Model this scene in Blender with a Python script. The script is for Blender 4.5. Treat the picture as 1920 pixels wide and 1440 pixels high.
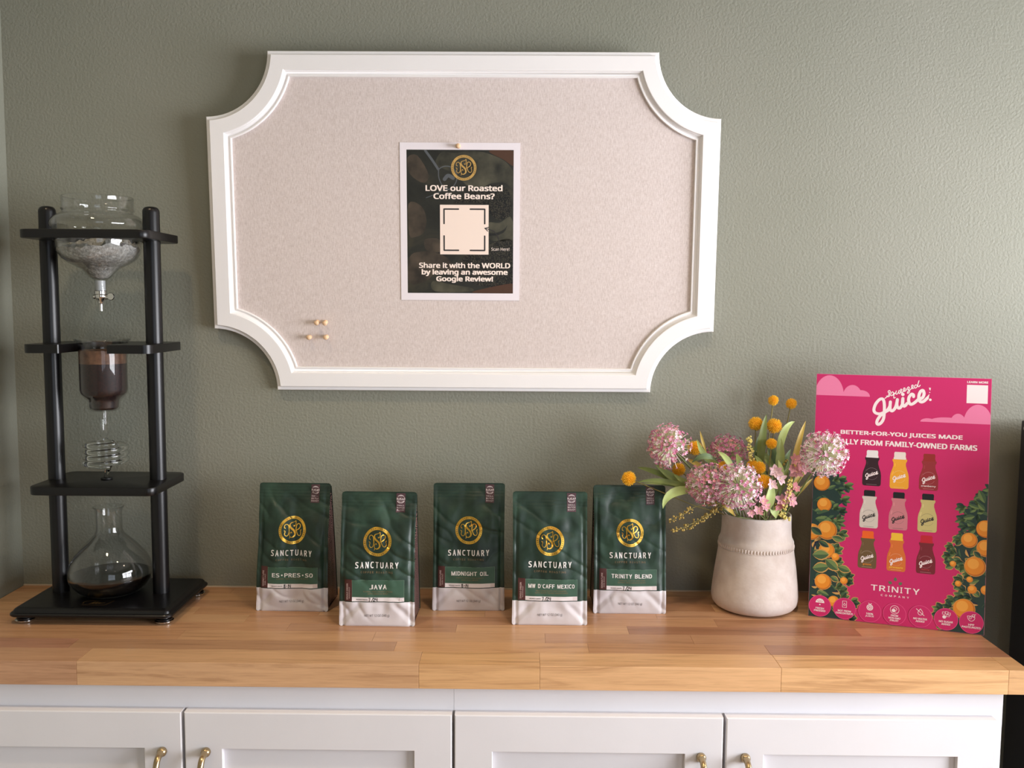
import bpy, bmesh, math, random
from mathutils import Vector, Matrix, Euler, noise
PI = math.pi
for o in list(bpy.data.objects): bpy.data.objects.remove(o, do_unlink=True)
SC = bpy.context.scene
COL = SC.collection
CT = 0.914            # height of the worktop surface above the floor

# ------------------------------------------------------------------ camera
cam_d = bpy.data.cameras.new('camera'); cam = bpy.data.objects.new('camera', cam_d); COL.objects.link(cam)
yaw, pitch, roll = math.radians(0.54093), math.radians(4.98043), math.radians(0.36042)
fwd = Vector((-math.sin(yaw)*math.cos(pitch), math.cos(yaw)*math.cos(pitch), -math.sin(pitch)))
rgt = Vector((math.cos(yaw), math.sin(yaw), 0)); upv = rgt.cross(fwd)
r2 = math.cos(roll)*rgt + math.sin(roll)*upv; u2 = -math.sin(roll)*rgt + math.cos(roll)*upv
M = Matrix(((r2.x, u2.x, -fwd.x, 1.04552), (r2.y, u2.y, -fwd.y, -1.86046), (r2.z, u2.z, -fwd.z, CT+0.59520), (0, 0, 0, 1)))
cam.matrix_world = M
cam_d.sensor_width = 36; cam_d.lens = 1700.28/1920*36; cam_d.clip_start = 0.05; cam_d.clip_end = 200
SC.camera = cam

# ------------------------------------------------------------------ world, light, exposure
w = bpy.data.worlds.new('sky'); SC.world = w; w.use_nodes = True
wn = w.node_tree.nodes; bgn = wn['Background']
bgn.inputs[0].default_value = (0.62, 0.78, 1.0, 1); bgn.inputs[1].default_value = 1.2
SC.view_settings.view_transform = 'Standard'; SC.view_settings.look = 'None'
SC.view_settings.gamma = 1.0; SC.view_settings.use_curve_mapping = False
SC.view_settings.exposure = 0.27
SC.cycles.use_denoising = True
SC.cycles.transparent_max_bounces = 24; SC.cycles.max_bounces = 10; SC.cycles.transmission_bounces = 10; SC.cycles.glossy_bounces = 4; SC.cycles.diffuse_bounces = 4
SC.cycles.sample_clamp_indirect = 4.0
SC.cycles.caustics_reflective = False; SC.cycles.caustics_refractive = False

def area(name, loc, direction, sx, sy, power, color):
    l = bpy.data.lights.new(name, 'AREA'); l.shape = 'RECTANGLE'; l.size = sx; l.size_y = sy; l.energy = power; l.color = color
    o = bpy.data.objects.new(name, l); COL.objects.link(o); o.location = loc
    o.rotation_euler = Vector(direction).to_track_quat('-Z', 'Y').to_euler()
    return o
RX, RY, RZ = 3.4, -4.3, 2.75
# daylight in the two shop windows (one in the right wall, one in the wall behind the camera, to the right)
area('daylight_right', (RX+0.10, -1.30, 1.34), (-1, 0, 0), 2.0, 1.3, 150, (0.962, 0.962, 1.0))
area('daylight_front', (2.45, RY-0.10, 1.45), (0, 1, 0), 1.7, 1.9, 11, (0.95, 0.96, 1.0))

# ------------------------------------------------------------------ helpers
def s2l(c):
    f = lambda v: v/12.92 if v <= 0.04045 else ((v+0.055)/1.055)**2.4
    return tuple(f(v/255.0) for v in c[:3])
def mat(name, rgb=(128,128,128), rough=0.5, metal=0.0, trans=0.0, ior=1.45, spec=None, coat=0.0, sheen=0.0, emis=None, lin=False, sss=0.0):
    m = bpy.data.materials.new(name); m.use_nodes = True
    b = m.node_tree.nodes['Principled BSDF']
    c = rgb if lin else s2l(rgb)
    b.inputs['Base Color'].default_value = (*c, 1); b.inputs['Roughness'].default_value = rough
    b.inputs['Metallic'].default_value = metal; b.inputs['Transmission Weight'].default_value = trans; b.inputs['IOR'].default_value = ior
    if spec is not None: b.inputs['Specular IOR Level'].default_value = spec
    b.inputs['Coat Weight'].default_value = coat; b.inputs['Sheen Weight'].default_value = sheen
    if emis: b.inputs['Emission Color'].default_value = (*emis[0], 1); b.inputs['Emission Strength'].default_value = emis[1]
    return m
def nd(m, t, **k):
    n = m.node_tree.nodes.new(t)
    for a, v in k.items(): setattr(n, a, v)
    return n
def coords(m, scale=(1,1,1), kind='Object', rand=False):
    tc = nd(m, 'ShaderNodeTexCoord'); mp = nd(m, 'ShaderNodeMapping'); mp.inputs['Scale'].default_value = scale
    L = m.node_tree.links
    if rand:
        oi = nd(m, 'ShaderNodeObjectInfo'); mu = nd(m, 'ShaderNodeMath', operation='MULTIPLY'); mu.inputs[1].default_value = 37.0
        L.new(oi.outputs['Random'], mu.inputs[0]); ad = nd(m, 'ShaderNodeVectorMath', operation='ADD')
        L.new(tc.outputs[kind], ad.inputs[0]); L.new(mu.outputs[0], ad.inputs[1]); L.new(ad.outputs[0], mp.inputs['Vector'])
    else: L.new(tc.outputs[kind], mp.inputs['Vector'])
    return mp.outputs[0]
def noise_tex(m, vec, scale, detail=3, rough=0.5, dist=0.0):
    n = nd(m, 'ShaderNodeTexNoise'); n.inputs['Scale'].default_value = scale; n.inputs['Detail'].default_value = detail
    n.inputs['Roughness'].default_value = rough; n.inputs['Distortion'].default_value = dist
    m.node_tree.links.new(vec, n.inputs['Vector']); return n.outputs['Fac']
def ramp(m, fac, stops):
    r = nd(m, 'ShaderNodeValToRGB'); e = r.color_ramp.elements
    while len(e) < len(stops): e.new(0.5)
    for i, (p, c) in enumerate(stops): e[i].position = p; e[i].color = (*c, 1)
    m.node_tree.links.new(fac, r.inputs[0]); return r.outputs[0]
def bump(m, h, strength=0.3, dist=0.001, normal=None):
    b = nd(m, 'ShaderNodeBump'); b.inputs['Strength'].default_value = strength; b.inputs['Distance'].default_value = dist
    m.node_tree.links.new(h, b.inputs['Height'])
    if normal: m.node_tree.links.new(normal, b.inputs['Normal'])
    return b.outputs[0]
def link(m, out, inp): m.node_tree.links.new(out, m.node_tree.nodes['Principled BSDF'].inputs[inp])
def noisy(name, rgb, amount=0.08, scale=40, rough=0.5, bs=0.0, bscale=200, bdist=0.001, stretch=(1,1,1), **k):
    m = mat(name, rgb, rough, **k); v = coords(m, stretch); c = s2l(rgb)
    f = noise_tex(m, v, scale, 4)
    link(m, ramp(m, f, [(0.3, tuple(x*(1-amount) for x in c)), (0.7, tuple(min(1, x*(1+amount)) for x in c))]), 'Base Color')
    if bs: link(m, bump(m, noise_tex(m, v, bscale, 3), bs, bdist), 'Normal')
    return m

def mesh_obj(name, verts, faces, mats, parent=None, mi=None, smooth=None, loc=None):
    me = bpy.data.meshes.new(name); me.from_pydata([tuple(v) for v in verts], [], faces)
    if not isinstance(mats, (list, tuple)): mats = [mats]
    for m in mats: me.materials.append(m)
    if mi: me.polygons.foreach_set('material_index', mi)
    if smooth is not None:
        me.shade_smooth()
        if smooth < 3.1: me.set_sharp_from_angle(angle=smooth)
    me.update()
    o = bpy.data.objects.new(name, me); COL.objects.link(o)
    if parent: o.parent = parent
    if loc: o.location = loc
    return o
class G:
    """collects geometry in metres"""
    def __init__(s): s.v = []; s.f = []; s.m = []
    def add(s, vs, fs, mi=0):
        b = len(s.v); s.v += [tuple(v) for v in vs]; s.f += [tuple(b+i for i in f) for f in fs]; s.m += [mi]*len(fs)
    def box(s, x0, x1, y0, y1, z0, z1, mi=0, bev=0.0):
        if bev > 0:
            bm = bmesh.new(); bmesh.ops.create_cube(bm, size=1.0)
            for v in bm.verts: v.co = Vector(((x0+x1)/2+v.co.x*(x1-x0), (y0+y1)/2+v.co.y*(y1-y0), (z0+z1)/2+v.co.z*(z1-z0)))
            bmesh.ops.bevel(bm, geom=bm.edges[:], offset=bev, segments=2, affect='EDGES', profile=0.6)
            bm.verts.ensure_lookup_table(); s.add([v.co.copy() for v in bm.verts], [[v.index for v in f.verts] for f in bm.faces], mi); bm.free()
        else:
            s.add([(x0,y0,z0),(x1,y0,z0),(x1,y1,z0),(x0,y1,z0),(x0,y0,z1),(x1,y0,z1),(x1,y1,z1),(x0,y1,z1)],
                  [(0,3,2,1),(4,5,6,7),(0,1,5,4),(1,2,6,5),(2,3,7,6),(3,0,4,7)], mi)
    def lathe(s, prof, c=(0,0,0), n=48, mi=0, wob=None, close=False):
        vs, fs = [], []
        for i, (r, z) in enumerate(prof):
            for k in range(n):
                a = 2*PI*k/n; rr = r if wob is None else wob(r, z, a)
                vs.append((c[0]+rr*math.cos(a), c[1]+rr*math.sin(a), c[2]+z))
        m = len(prof)
        for i in range(m-1 if not close else m):
            j = (i+1) % m
            for k in range(n):
                k2 = (k+1) % n; fs.append((i*n+k, i*n+k2, j*n+k2, j*n+k))
        s.add(vs, fs, mi)
        if not close:
            if prof[0][0] > 1e-4 and False: pass
    def tube(s, pts, rad, n=10, mi=0, cap=True):
        pts = [Vector(p) for p in pts]; rs = rad if isinstance(rad, (list, tuple)) else [rad]*len(pts)
        vs, fs = [], []; prev = None
        for i, p in enumerate(pts):
            t = (pts[min(i+1, len(pts)-1)]-pts[max(i-1, 0)]).normalized()
            if prev is None: a = t.orthogonal().normalized()
            else:
                a = prev-t*prev.dot(t)
                a = a.normalized() if a.length > 1e-6 else t.orthogonal().normalized()
            prev = a; b = t.cross(a)
            for k in range(n):
                th = 2*PI*k/n; vs.append(p+(a*math.cos(th)+b*math.sin(th))*rs[i])
        for i in range(len(pts)-1):
            for k in range(n):
                k2 = (k+1) % n; fs.append((i*n+k, i*n+k2, (i+1)*n+k2, (i+1)*n+k))
        if cap: fs.append(tuple(reversed(range(n)))); fs.append(tuple((len(pts)-1)*n+k for k in range(n)))
        s.add(vs, fs, mi)
    def sphere(s, c, r, n=8, m=5, mi=0):
        vs = [(c[0], c[1], c[2]-r)]; fs = []
        for i in range(1, m):
            ph = -PI/2+PI*i/m
            for k in range(n): vs.append((c[0]+r*math.cos(ph)*math.cos(2*PI*k/n), c[1]+r*math.cos(ph)*math.sin(2*PI*k/n), c[2]+r*math.sin(ph)))
        vs.append((c[0], c[1], c[2]+r)); last = len(vs)-1
        for k in range(n):
            k2 = (k+1) % n; fs.append((0, 1+k2, 1+k)); fs.append((last, 1+(m-2)*n+k, 1+(m-2)*n+k2))
            for i in range(m-2): fs.append((1+i*n+k, 1+i*n+k2, 1+(i+1)*n+k2, 1+(i+1)*n+k))
        s.add(vs, fs, mi)
    def obj(s, name, mats, parent=None, smooth=None, loc=None): return mesh_obj(name, s.v, s.f, mats, parent, s.m, smooth, loc)
def empty(name, loc=(0,0,0), rot=(0,0,0)):
    o = bpy.data.objects.new(name, None); COL.objects.link(o); o.location = loc; o.rotation_euler = rot; o.empty_display_size = 0.02; return o
def tag(o, label=None, cat=None, group=None, kind=None):
    for k, v in (('label', label), ('category', cat), ('group', group), ('kind', kind)):
        if v: o[k] = v
    return o
def spline(pts, n=8, closed=False):
    P = [Vector(p) for p in pts]; out = []; N = len(P)
    g = (lambda i: P[i % N]) if closed else (lambda i: P[max(0, min(N-1, i))])
    for i in range(N if closed else N-1):
        a, b, c, d = g(i-1), g(i), g(i+1), g(i+2)
        for k in range(n):
            t = k/n; out.append(0.5*((2*b)+(c-a)*t+(2*a-5*b+4*c-d)*t*t+(3*b-3*c+d-a)*t**3))
    if not closed: out.append(P[-1])
    return out

# ---------------- flat print: 2D shapes (u, v) mapped onto a surface
FONT = None
import os
for base in (bpy.utils.resource_path('LOCAL'), bpy.utils.resource_path('SYSTEM')):
    p = os.path.join(base or '', 'datafiles', 'fonts', 'NotoSansHebrew-Regular.woff2')
    if FONT is None and os.path.exists(p):
        try: FONT = bpy.data.fonts.load(p)
        except Exception: FONT = None
_tc = {}
def text_geo(s, bold=0.0, font=None):
    key = (s, round(bold, 4))
    if key in _tc: return _tc[key]
    cu = bpy.data.curves.new('t', 'FONT'); cu.body = s; cu.offset = bold; cu.resolution_u = 2
    if FONT and bold == 0: cu.font = FONT
    o = bpy.data.objects.new('t', cu); COL.objects.link(o)
    dg = bpy.context.evaluated_depsgraph_get(); dg.update()
    me = bpy.data.meshes.new_from_object(o.evaluated_get(dg))
    vs = [(v.co.x, v.co.y) for v in me.vertices]; fs = [tuple(p.vertices) for p in me.polygons]
    bpy.data.objects.remove(o); bpy.data.curves.remove(cu); bpy.data.meshes.remove(me)
    x0 = min(v[0] for v in vs); x1 = max(v[0] for v in vs); y0 = min(v[1] for v in vs); y1 = max(v[1] for v in vs)
    _tc[key] = ([((v[0]-x0)/(x1-x0)-0.5, (v[1]-y0)/(y1-y0)-0.5) for v in vs], fs); return _tc[key]
class Flat:
    def __init__(s, unit=1.0): s.v = []; s.f = []; s.m = []; s.k = unit
    def add(s, vs, fs, mi, lv):
        b = len(s.v); s.v += [(x*s.k, y*s.k, lv) for x, y in vs]; s.f += [tuple(b+i for i in f) for f in fs]; s.m += [mi]*len(fs)
    def text(s, t, cx, cy, w, h, mi=0, lv=1, rot=0.0, bold=0.0, shear=0.0):
        vs, fs = text_geo(t, 0.0); c, sn = math.cos(rot), math.sin(rot); e = min(0.062, bold*1.05)*h; w_ = w-2*e if w > 4*e else w; h_ = h-e
        cp = [(0, 0)] if bold <= 0 else [(-e, -e*0.5), (e, -e*0.5), (-e, e*0.5), (e, e*0.5), (-e, 0), (e, 0), (0, e*0.5), (0, -e*0.5)]
        for n_, (dx, dy) in enumerate(cp):
            out = []
            for x, y in vs:
                X = x*w_+dx; Y = y*h_+dy; out.append((cx+X*c-Y*sn, cy+X*sn+Y*c))
            s.add(out, fs, mi, lv+0.12*n_)
    def spaced(s, t, cx, cy, w, h, mi=0, lv=1, rot=0.0, bold=0.02, fill=0.72, narrow=('I', '1', '!', '.', ',', "'")):
        """letters set one by one with wide tracking"""
        ws = [0.0 if ch == ' ' else (0.35 if ch in narrow else (1.25 if ch in 'MW' else 1.0)) for ch in t]
        ws2 = [0.6 if ch == ' ' else x for ch, x in zip(t, ws)]; tot = sum(ws2)+(len(t)-1)*(1-fill)/fill; u = w/tot; x = -w/2
        for ch, a in zip(t, ws2):
            if ch != ' ':
                px = x+a*u/2; hh = h; py = 0
                if ch in ("'", '•', '·', '.', ',', '-'):
                    q = {"'": (0.22, 0.35, 0.3), '•': (0.45, 0.3, 0), '·': (0.25, 0.2, 0), '.': (0.2, 0.18, -0.4), ',': (0.2, 0.25, -0.45), '-': (0.7, 0.12, 0)}[ch]
                    c, sn = math.cos(rot), math.sin(rot); ex, ey = a*u*q[0]/2+1e-9, hh*q[1]/2
                    if ch == '•': ex = ey = hh*0.17
                    R = [(px-ex, q[2]*hh-ey), (px+ex, q[2]*hh-ey), (px+ex, q[2]*hh+ey), (px-ex, q[2]*hh+ey)]
                    s.add([(cx+X*c-Y*sn, cy+X*sn+Y*c) for X, Y in R], [(0,1,2,3)], mi, lv)
                else:
                    c, sn = math.cos(rot), math.sin(rot)
                    s.text(ch, cx+px*c, cy+px*sn, a*u, hh, mi, lv, rot, bold)
            x += a*u+u*(1-fill)/fill
    def rect(s, x0, x1, y0, y1, mi=0, lv=0, nx=1, ny=1, rot=0.0):
        cx, cy = (x0+x1)/2, (y0+y1)/2; c, sn = math.cos(rot), math.sin(rot); vs = []
        for j in range(ny+1):
            for i in range(nx+1):
                X = x0+(x1-x0)*i/nx-cx; Y = y0+(y1-y0)*j/ny-cy; vs.append((cx+X*c-Y*sn, cy+X*sn+Y*c))
        s.add(vs, [(j*(nx+1)+i, j*(nx+1)+i+1, (j+1)*(nx+1)+i+1, (j+1)*(nx+1)+i) for j in range(ny) for i in range(nx)], mi, lv)
    def frame(s, x0, x1, y0, y1, t, mi=0, lv=1):
        s.rect(x0, x1, y0, y0+t, mi, lv, 6); s.rect(x0, x1, y1-t, y1, mi, lv, 6); s.rect(x0, x0+t, y0, y1, mi, lv, 1, 4); s.rect(x1-t, x1, y0, y1, mi, lv, 1, 4)
    def disc(s, cx, cy, r, mi=0, lv=1, n=24, ry=None, rot=0.0):
        ry = ry or r; c, sn = math.cos(rot), math.sin(rot); vs = [(cx, cy)]
        for k in range(n):
            X = r*math.cos(2*PI*k/n); Y = ry*math.sin(2*PI*k/n); vs.append((cx+X*c-Y*sn, cy+X*sn+Y*c))
        s.add(vs, [(0, 1+k, 1+(k+1) % n) for k in range(n)], mi, lv)
    def ring(s, cx, cy, r0, r1, mi=0, lv=1, n=48, a0=0.0, a1=2*PI):
        vs = []; full = abs(a1-a0-2*PI) < 1e-6; m = n if full else n+1
        for k in range(m):
            a = a0+(a1-a0)*k/n; vs += [(cx+r0*math.cos(a), cy+r0*math.sin(a)), (cx+r1*math.cos(a), cy+r1*math.sin(a))]
        s.add(vs, [(2*k, 2*k+1, (2*k+3) % len(vs), (2*k+2) % len(vs)) for k in range(n)], mi, lv)
    def poly(s, pts, mi=0, lv=1):
        import mathutils
        tri = mathutils.geometry.tessellate_polygon([[Vector((x, y, 0)) for x, y in pts]]); s.add(pts, tri, mi, lv)
    def stroke(s, pts, wd, mi=0, lv=1, n=6, sp=True):
        P = [(p[0], p[1], 0) for p in pts]; Q = spline(P, n) if sp and len(P) > 2 else [Vector(p) for p in P]
        N = len(Q); vs = []
        W = wd if isinstance(wd, (list, tuple)) else [wd]*2
        def wat(t):
            x = t*(len(W)-1); i = min(int(x), len(W)-2); return W[i]+(W[i+1]-W[i])*(x-i)
        for i, q in enumerate(Q):
            t = Q[min(i+1, N-1)]-Q[max(i-1, 0)]; t = t.normalized() if t.length > 1e-9 else Vector((1, 0, 0)); h = wat(i/max(1, N-1))/2
            vs += [(q.x-t.y*h, q.y+t.x*h), (q.x+t.y*h, q.y-t.x*h)]
        s._q = (getattr(s, '_q', 0)+1) % 9; lv = lv+0.07*s._q; b = len(s.v)
        s.add(vs, [(2*i, 2*i+1, 2*i+3, 2*i+2) for i in range(N-1)], mi, lv)
        for i in range(len(vs)): x_, y_, l_ = s.v[b+i]; s.v[b+i] = (x_, y_, l_+0.3*i/len(vs))
        for i in (0, N-1): s.disc(Q[i].x, Q[i].y, wat(0 if i == 0 else 1)/2, mi, lv-0.02+(0.3 if i else 0), 8)
    def obj(s, name, mats, fn, parent=None, smooth=None): return mesh_obj(name, [fn(*v) for v in s.v], s.f, mats, parent, s.m, smooth)

# ------------------------------------------------------------------ materials
M_wall = mat('painted_wall', (146, 147, 132), 0.62)
v = coords(M_wall, (1,1,1)); 
n1 = noise_tex(M_wall, v, 190, 2, 0.5); 
link(M_wall, ramp(M_wall, noise_tex(M_wall, v, 3.0, 3), [(0.3, s2l((131,132,118))), (0.7, s2l((137,137,124)))]), 'Base Color')
link(M_wall, bump(M_wall, n1, 0.55, 0.0022), 'Normal')
M_ceil = noisy('ceiling_paint', (138,130,120), 0.03, 6, 0.8, 0.2, 90)
M_floor = mat('floor_vinyl', (150,120,92), 0.45)
v = coords(M_floor, (2, 14, 1)); link(M_floor, ramp(M_floor, noise_tex(M_floor, v, 3, 5), [(0.3, s2l((120,92,68))), (0.7, s2l((168,136,104)))]), 'Base Color')
M_white = noisy('white_lacquer', (220,219,223), 0.02, 9, 0.42, 0.08, 260, 0.0006)
M_frame = noisy('white_frame_paint', (236,234,234), 0.012, 12, 0.45, 0.04, 200, 0.0006)
M_gap = mat('dark_gap', (40,36,34), 0.8)
M_black = noisy('black_satin_wood', (9,8,10), 0.15, 30, 0.33, 0.04, 60, 0.0006, stretch=(1,1,0.15))
M_blackap = noisy('black_appliance', (40,40,48), 0.05, 10, 0.38, 0.05, 300, 0.0003)
M_chrome = mat('chrome', (215,213,210), 0.13, 1.0)
M_brass = noisy('antique_brass', (172,152,118), 0.10, 60, 0.27, 0.05, 120, 0.0003, metal=1.0)
M_glass = mat('clear_glass', (250,252,250), 0.0, trans=1.0, ior=1.47)
M_thin = bpy.data.materials.new('thin_glass'); M_thin.use_nodes = True; nt = M_thin.node_tree; nt.nodes.remove(nt.nodes['Principled BSDF'])
tr = nt.nodes.new('ShaderNodeBsdfTransparent'); tr.inputs[0].default_value = (0.975, 0.98, 0.98, 1); gl = nt.nodes.new('ShaderNodeBsdfGlossy'); gl.inputs['Roughness'].default_value = 0.012
lw0 = nt.nodes.new('ShaderNodeLayerWeight'); lw0.inputs[0].default_value = 0.5
lw1 = nt.nodes.new('ShaderNodeMath'); lw1.operation = 'POWER'; lw1.inputs[1].default_value = 2.6; nt.links.new(lw0.outputs['Facing'], lw1.inputs[0])
lw_ = nt.nodes.new('ShaderNodeMath'); lw_.operation = 'MULTIPLY_ADD'; lw_.inputs[1].default_value = 0.80; lw_.inputs[2].default_value = 0.03; nt.links.new(lw1.outputs[0], lw_.inputs[0]); mxs = nt.nodes.new('ShaderNodeMixShader')
nt.links.new(lw_.outputs[0], mxs.inputs[0]); nt.links.new(tr.outputs[0], mxs.inputs[1]); nt.links.new(gl.outputs[0], mxs.inputs[2]); nt.links.new(mxs.outputs[0], nt.nodes['Material Output'].inputs[0])
M_gold = mat('gold_foil', (255,200,84), 0.32, 1.0)
v = coords(M_gold); link(M_gold, bump(M_gold, noise_tex(M_gold, v, 95, 2), 0.4, 0.0013), 'Normal')
M_goldprint = mat('gold_ink', (186,150,84), 0.5)
M_wood = mat('butcher_block', (190,140,98), 0.36, coat=0.12)
oi = nd(M_wood, 'ShaderNodeObjectInfo'); v = coords(M_wood, (1.6, 26, 26), rand=True)
g1 = noise_tex(M_wood, v, 2.2, 6, 0.62, 1.2); v2 = coords(M_wood, (9, 240, 240), rand=True); g2 = noise_tex(M_wood, v2, 2.0, 3, 0.6)
r1 = ramp(M_wood, g1, [(0.26, (0.62,0.54,0.47)), (0.46, (0.96,0.95,0.94)), (0.75, (1.12,1.13,1.14))])
r2_ = ramp(M_wood, g2, [(0.30, (0.84,0.81,0.78)), (0.55, (1.0,1.0,1.0))])
mx = nd(M_wood, 'ShaderNodeMix', data_type='RGBA', blend_type='MULTIPLY'); mx.inputs[0].default_value = 1.0
mx2 = nd(M_wood, 'ShaderNodeMix', data_type='RGBA', blend_type='MULTIPLY'); mx2.inputs[0].default_value = 0.75
L = M_wood.node_tree.links; L.new(oi.outputs['Color'], mx.inputs[6]); L.new(r1, mx.inputs[7]); L.new(mx.outputs[2], mx2.inputs[6]); L.new(r2_, mx2.inputs[7])
link(M_wood, mx2.outputs[2], 'Base Color'); link(M_wood, bump(M_wood, g2, 0.12, 0.0005), 'Normal')
M_linen = mat('linen_fabric', (204,192,183), 0.9, sheen=0.2)
v = coords(M_linen, (780, 780, 115)); v3 = coords(M_linen, (260, 260, 700)); n1 = noise_tex(M_linen, v, 1.0, 2); n2 = noise_tex(M_linen, v3, 1.0, 2)
wk = nd(M_linen, 'ShaderNodeMath', operation='MULTIPLY_ADD'); wk.inputs[1].default_value = 0.45; wk.inputs[2].default_value = 0.275; ad = nd(M_linen, 'ShaderNodeMath', operation='ADD'); L = M_linen.node_tree.links; L.new(n2, wk.inputs[0]); L.new(n1, ad.inputs[0]); L.new(wk.outputs[0], ad.inputs[1])
hf = nd(M_linen, 'ShaderNodeMath', operation='MULTIPLY'); hf.inputs[1].default_value = 0.5; L.new(ad.outputs[0], hf.inputs[0])
link(M_linen, ramp(M_linen, hf.outputs[0], [(0.34, s2l((190,176,171))), (0.5, s2l((208,196,192))), (0.66, s2l((222,212,209)))]), 'Base Color')
link(M_linen, bump(M_linen, hf.outputs[0], 0.35, 0.0006), 'Normal')

# ------------------------------------------------------------------ room shell
def struct(o): o['kind'] = 'structure'; return o
T = 0.12
g = G(); g.box(-T, RX+T, RY-T, T, -0.1, 0); struct(g.obj('floor', M_floor))
g = G(); g.box(-T, RX+T, RY-T, T, RZ, RZ+0.1); struct(g.obj('ceiling', M_ceil))
g = G(); g.box(-T, RX+T, 0, T, 0, RZ); struct(g.obj('wall_back', M_wall))
g = G(); g.box(-T, 0, RY, 0, 0, RZ); struct(g.obj('wall_left', M_wall))
def holed(name, axis, c0, c1, a0, a1, h0, h1, lo, hi):
    """wall with one window opening; axis x: wall plane normal to x"""
    g = G()
    for A0, A1, H0, H1 in ((lo, a0, 0, RZ), (a1, hi, 0, RZ), (a0, a1, 0, h0), (a0, a1, h1, RZ)):
        if axis == 'x': g.box(c0, c1, A0, A1, H0, H1)
        else: g.box(A0, A1, c0, c1, H0, H1)
    return struct(g.obj(name, M_wall))
holed('wall_right', 'x', RX, RX+T, -2.3, -0.30, 0.69, 1.99, RY, 0)
holed('wall_front', 'y', RY-T, RY, 1.6, 3.3, 0.5, 2.4, 0, RX)
def window(name, axis, c, a0, a1, h0, h1, nv):
    g = G(); f = 0.05
    def bar(A0, A1, H0, H1):
        if axis == 'x': g.box(c-0.02, c+0.02, A0, A1, H0, H1)
        else: g.box(A0, A1, c-0.02, c+0.02, H0, H1)
    bar(a0, a0+f, h0, h1); bar(a1-f, a1, h0, h1); bar(a0, a1, h0, h0+f); bar(a0, a1, h1-f, h1)
    for i in range(1, nv): x = a0+(a1-a0)*i/nv; bar(x-0.02, x+0.02, h0, h1)
    bar(a0, a1, (h0+h1*2)/3-0.02, (h0+h1*2)/3+0.02)
    return struct(g.obj(name, M_white))
window('window_1', 'x', RX+0.03, -2.3, -0.30, 0.69, 1.99, 3)
window('window_2', 'y', RY-0.03, 1.6, 3.3, 0.5, 2.4, 2)
g = G(); g.box(0.0, RX, -0.0, 0.0+0.001, 0, 0.001)
M_lampface = mat('lamp_diffuser', (255,240,215), 0.5, emis=((1.0, 0.80, 0.55), 14.0))
for lx, ly, lw in ((0.35,-0.95,'above the drip tower corner'), (1.35,-0.95,'above the middle of the worktop'), (2.45,-0.95,'above the black appliance'), (0.75,-2.7,'behind the viewer, nearer the left wall'), (2.2,-2.7,'behind the viewer, nearer the windows')):
    t = empty('ceiling_downlight', (lx, ly, RZ)); tag(t, None, None)
    a = G(); a.lathe([(0.055, -0.001), (0.085, -0.001), (0.085, -0.008), (0.075, -0.012), (0.055, -0.004)], n=32, close=True); a.obj('trim_ring', M_white, t, 0.6)
    a = G(); a.lathe([(0.0001, -0.003), (0.055, -0.003)], n=24); a.obj('diffuser', M_lampface, t)
    t['label'] = 'round recessed warm ceiling lamp '+lw; t['category'] = 'lamp'; t['group'] = 'recessed ceiling lamps'
    l = bpy.data.lights.new('downlight', 'SPOT'); l.energy = 24; l.color = (1.0, 0.77, 0.50); l.spot_size = math.radians(120); l.spot_blend = 0.9; l.shadow_soft_size = 0.06
    lo = bpy.data.objects.new('downlight', l); COL.objects.link(lo); lo.location = (lx, ly, RZ-0.03)

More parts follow.
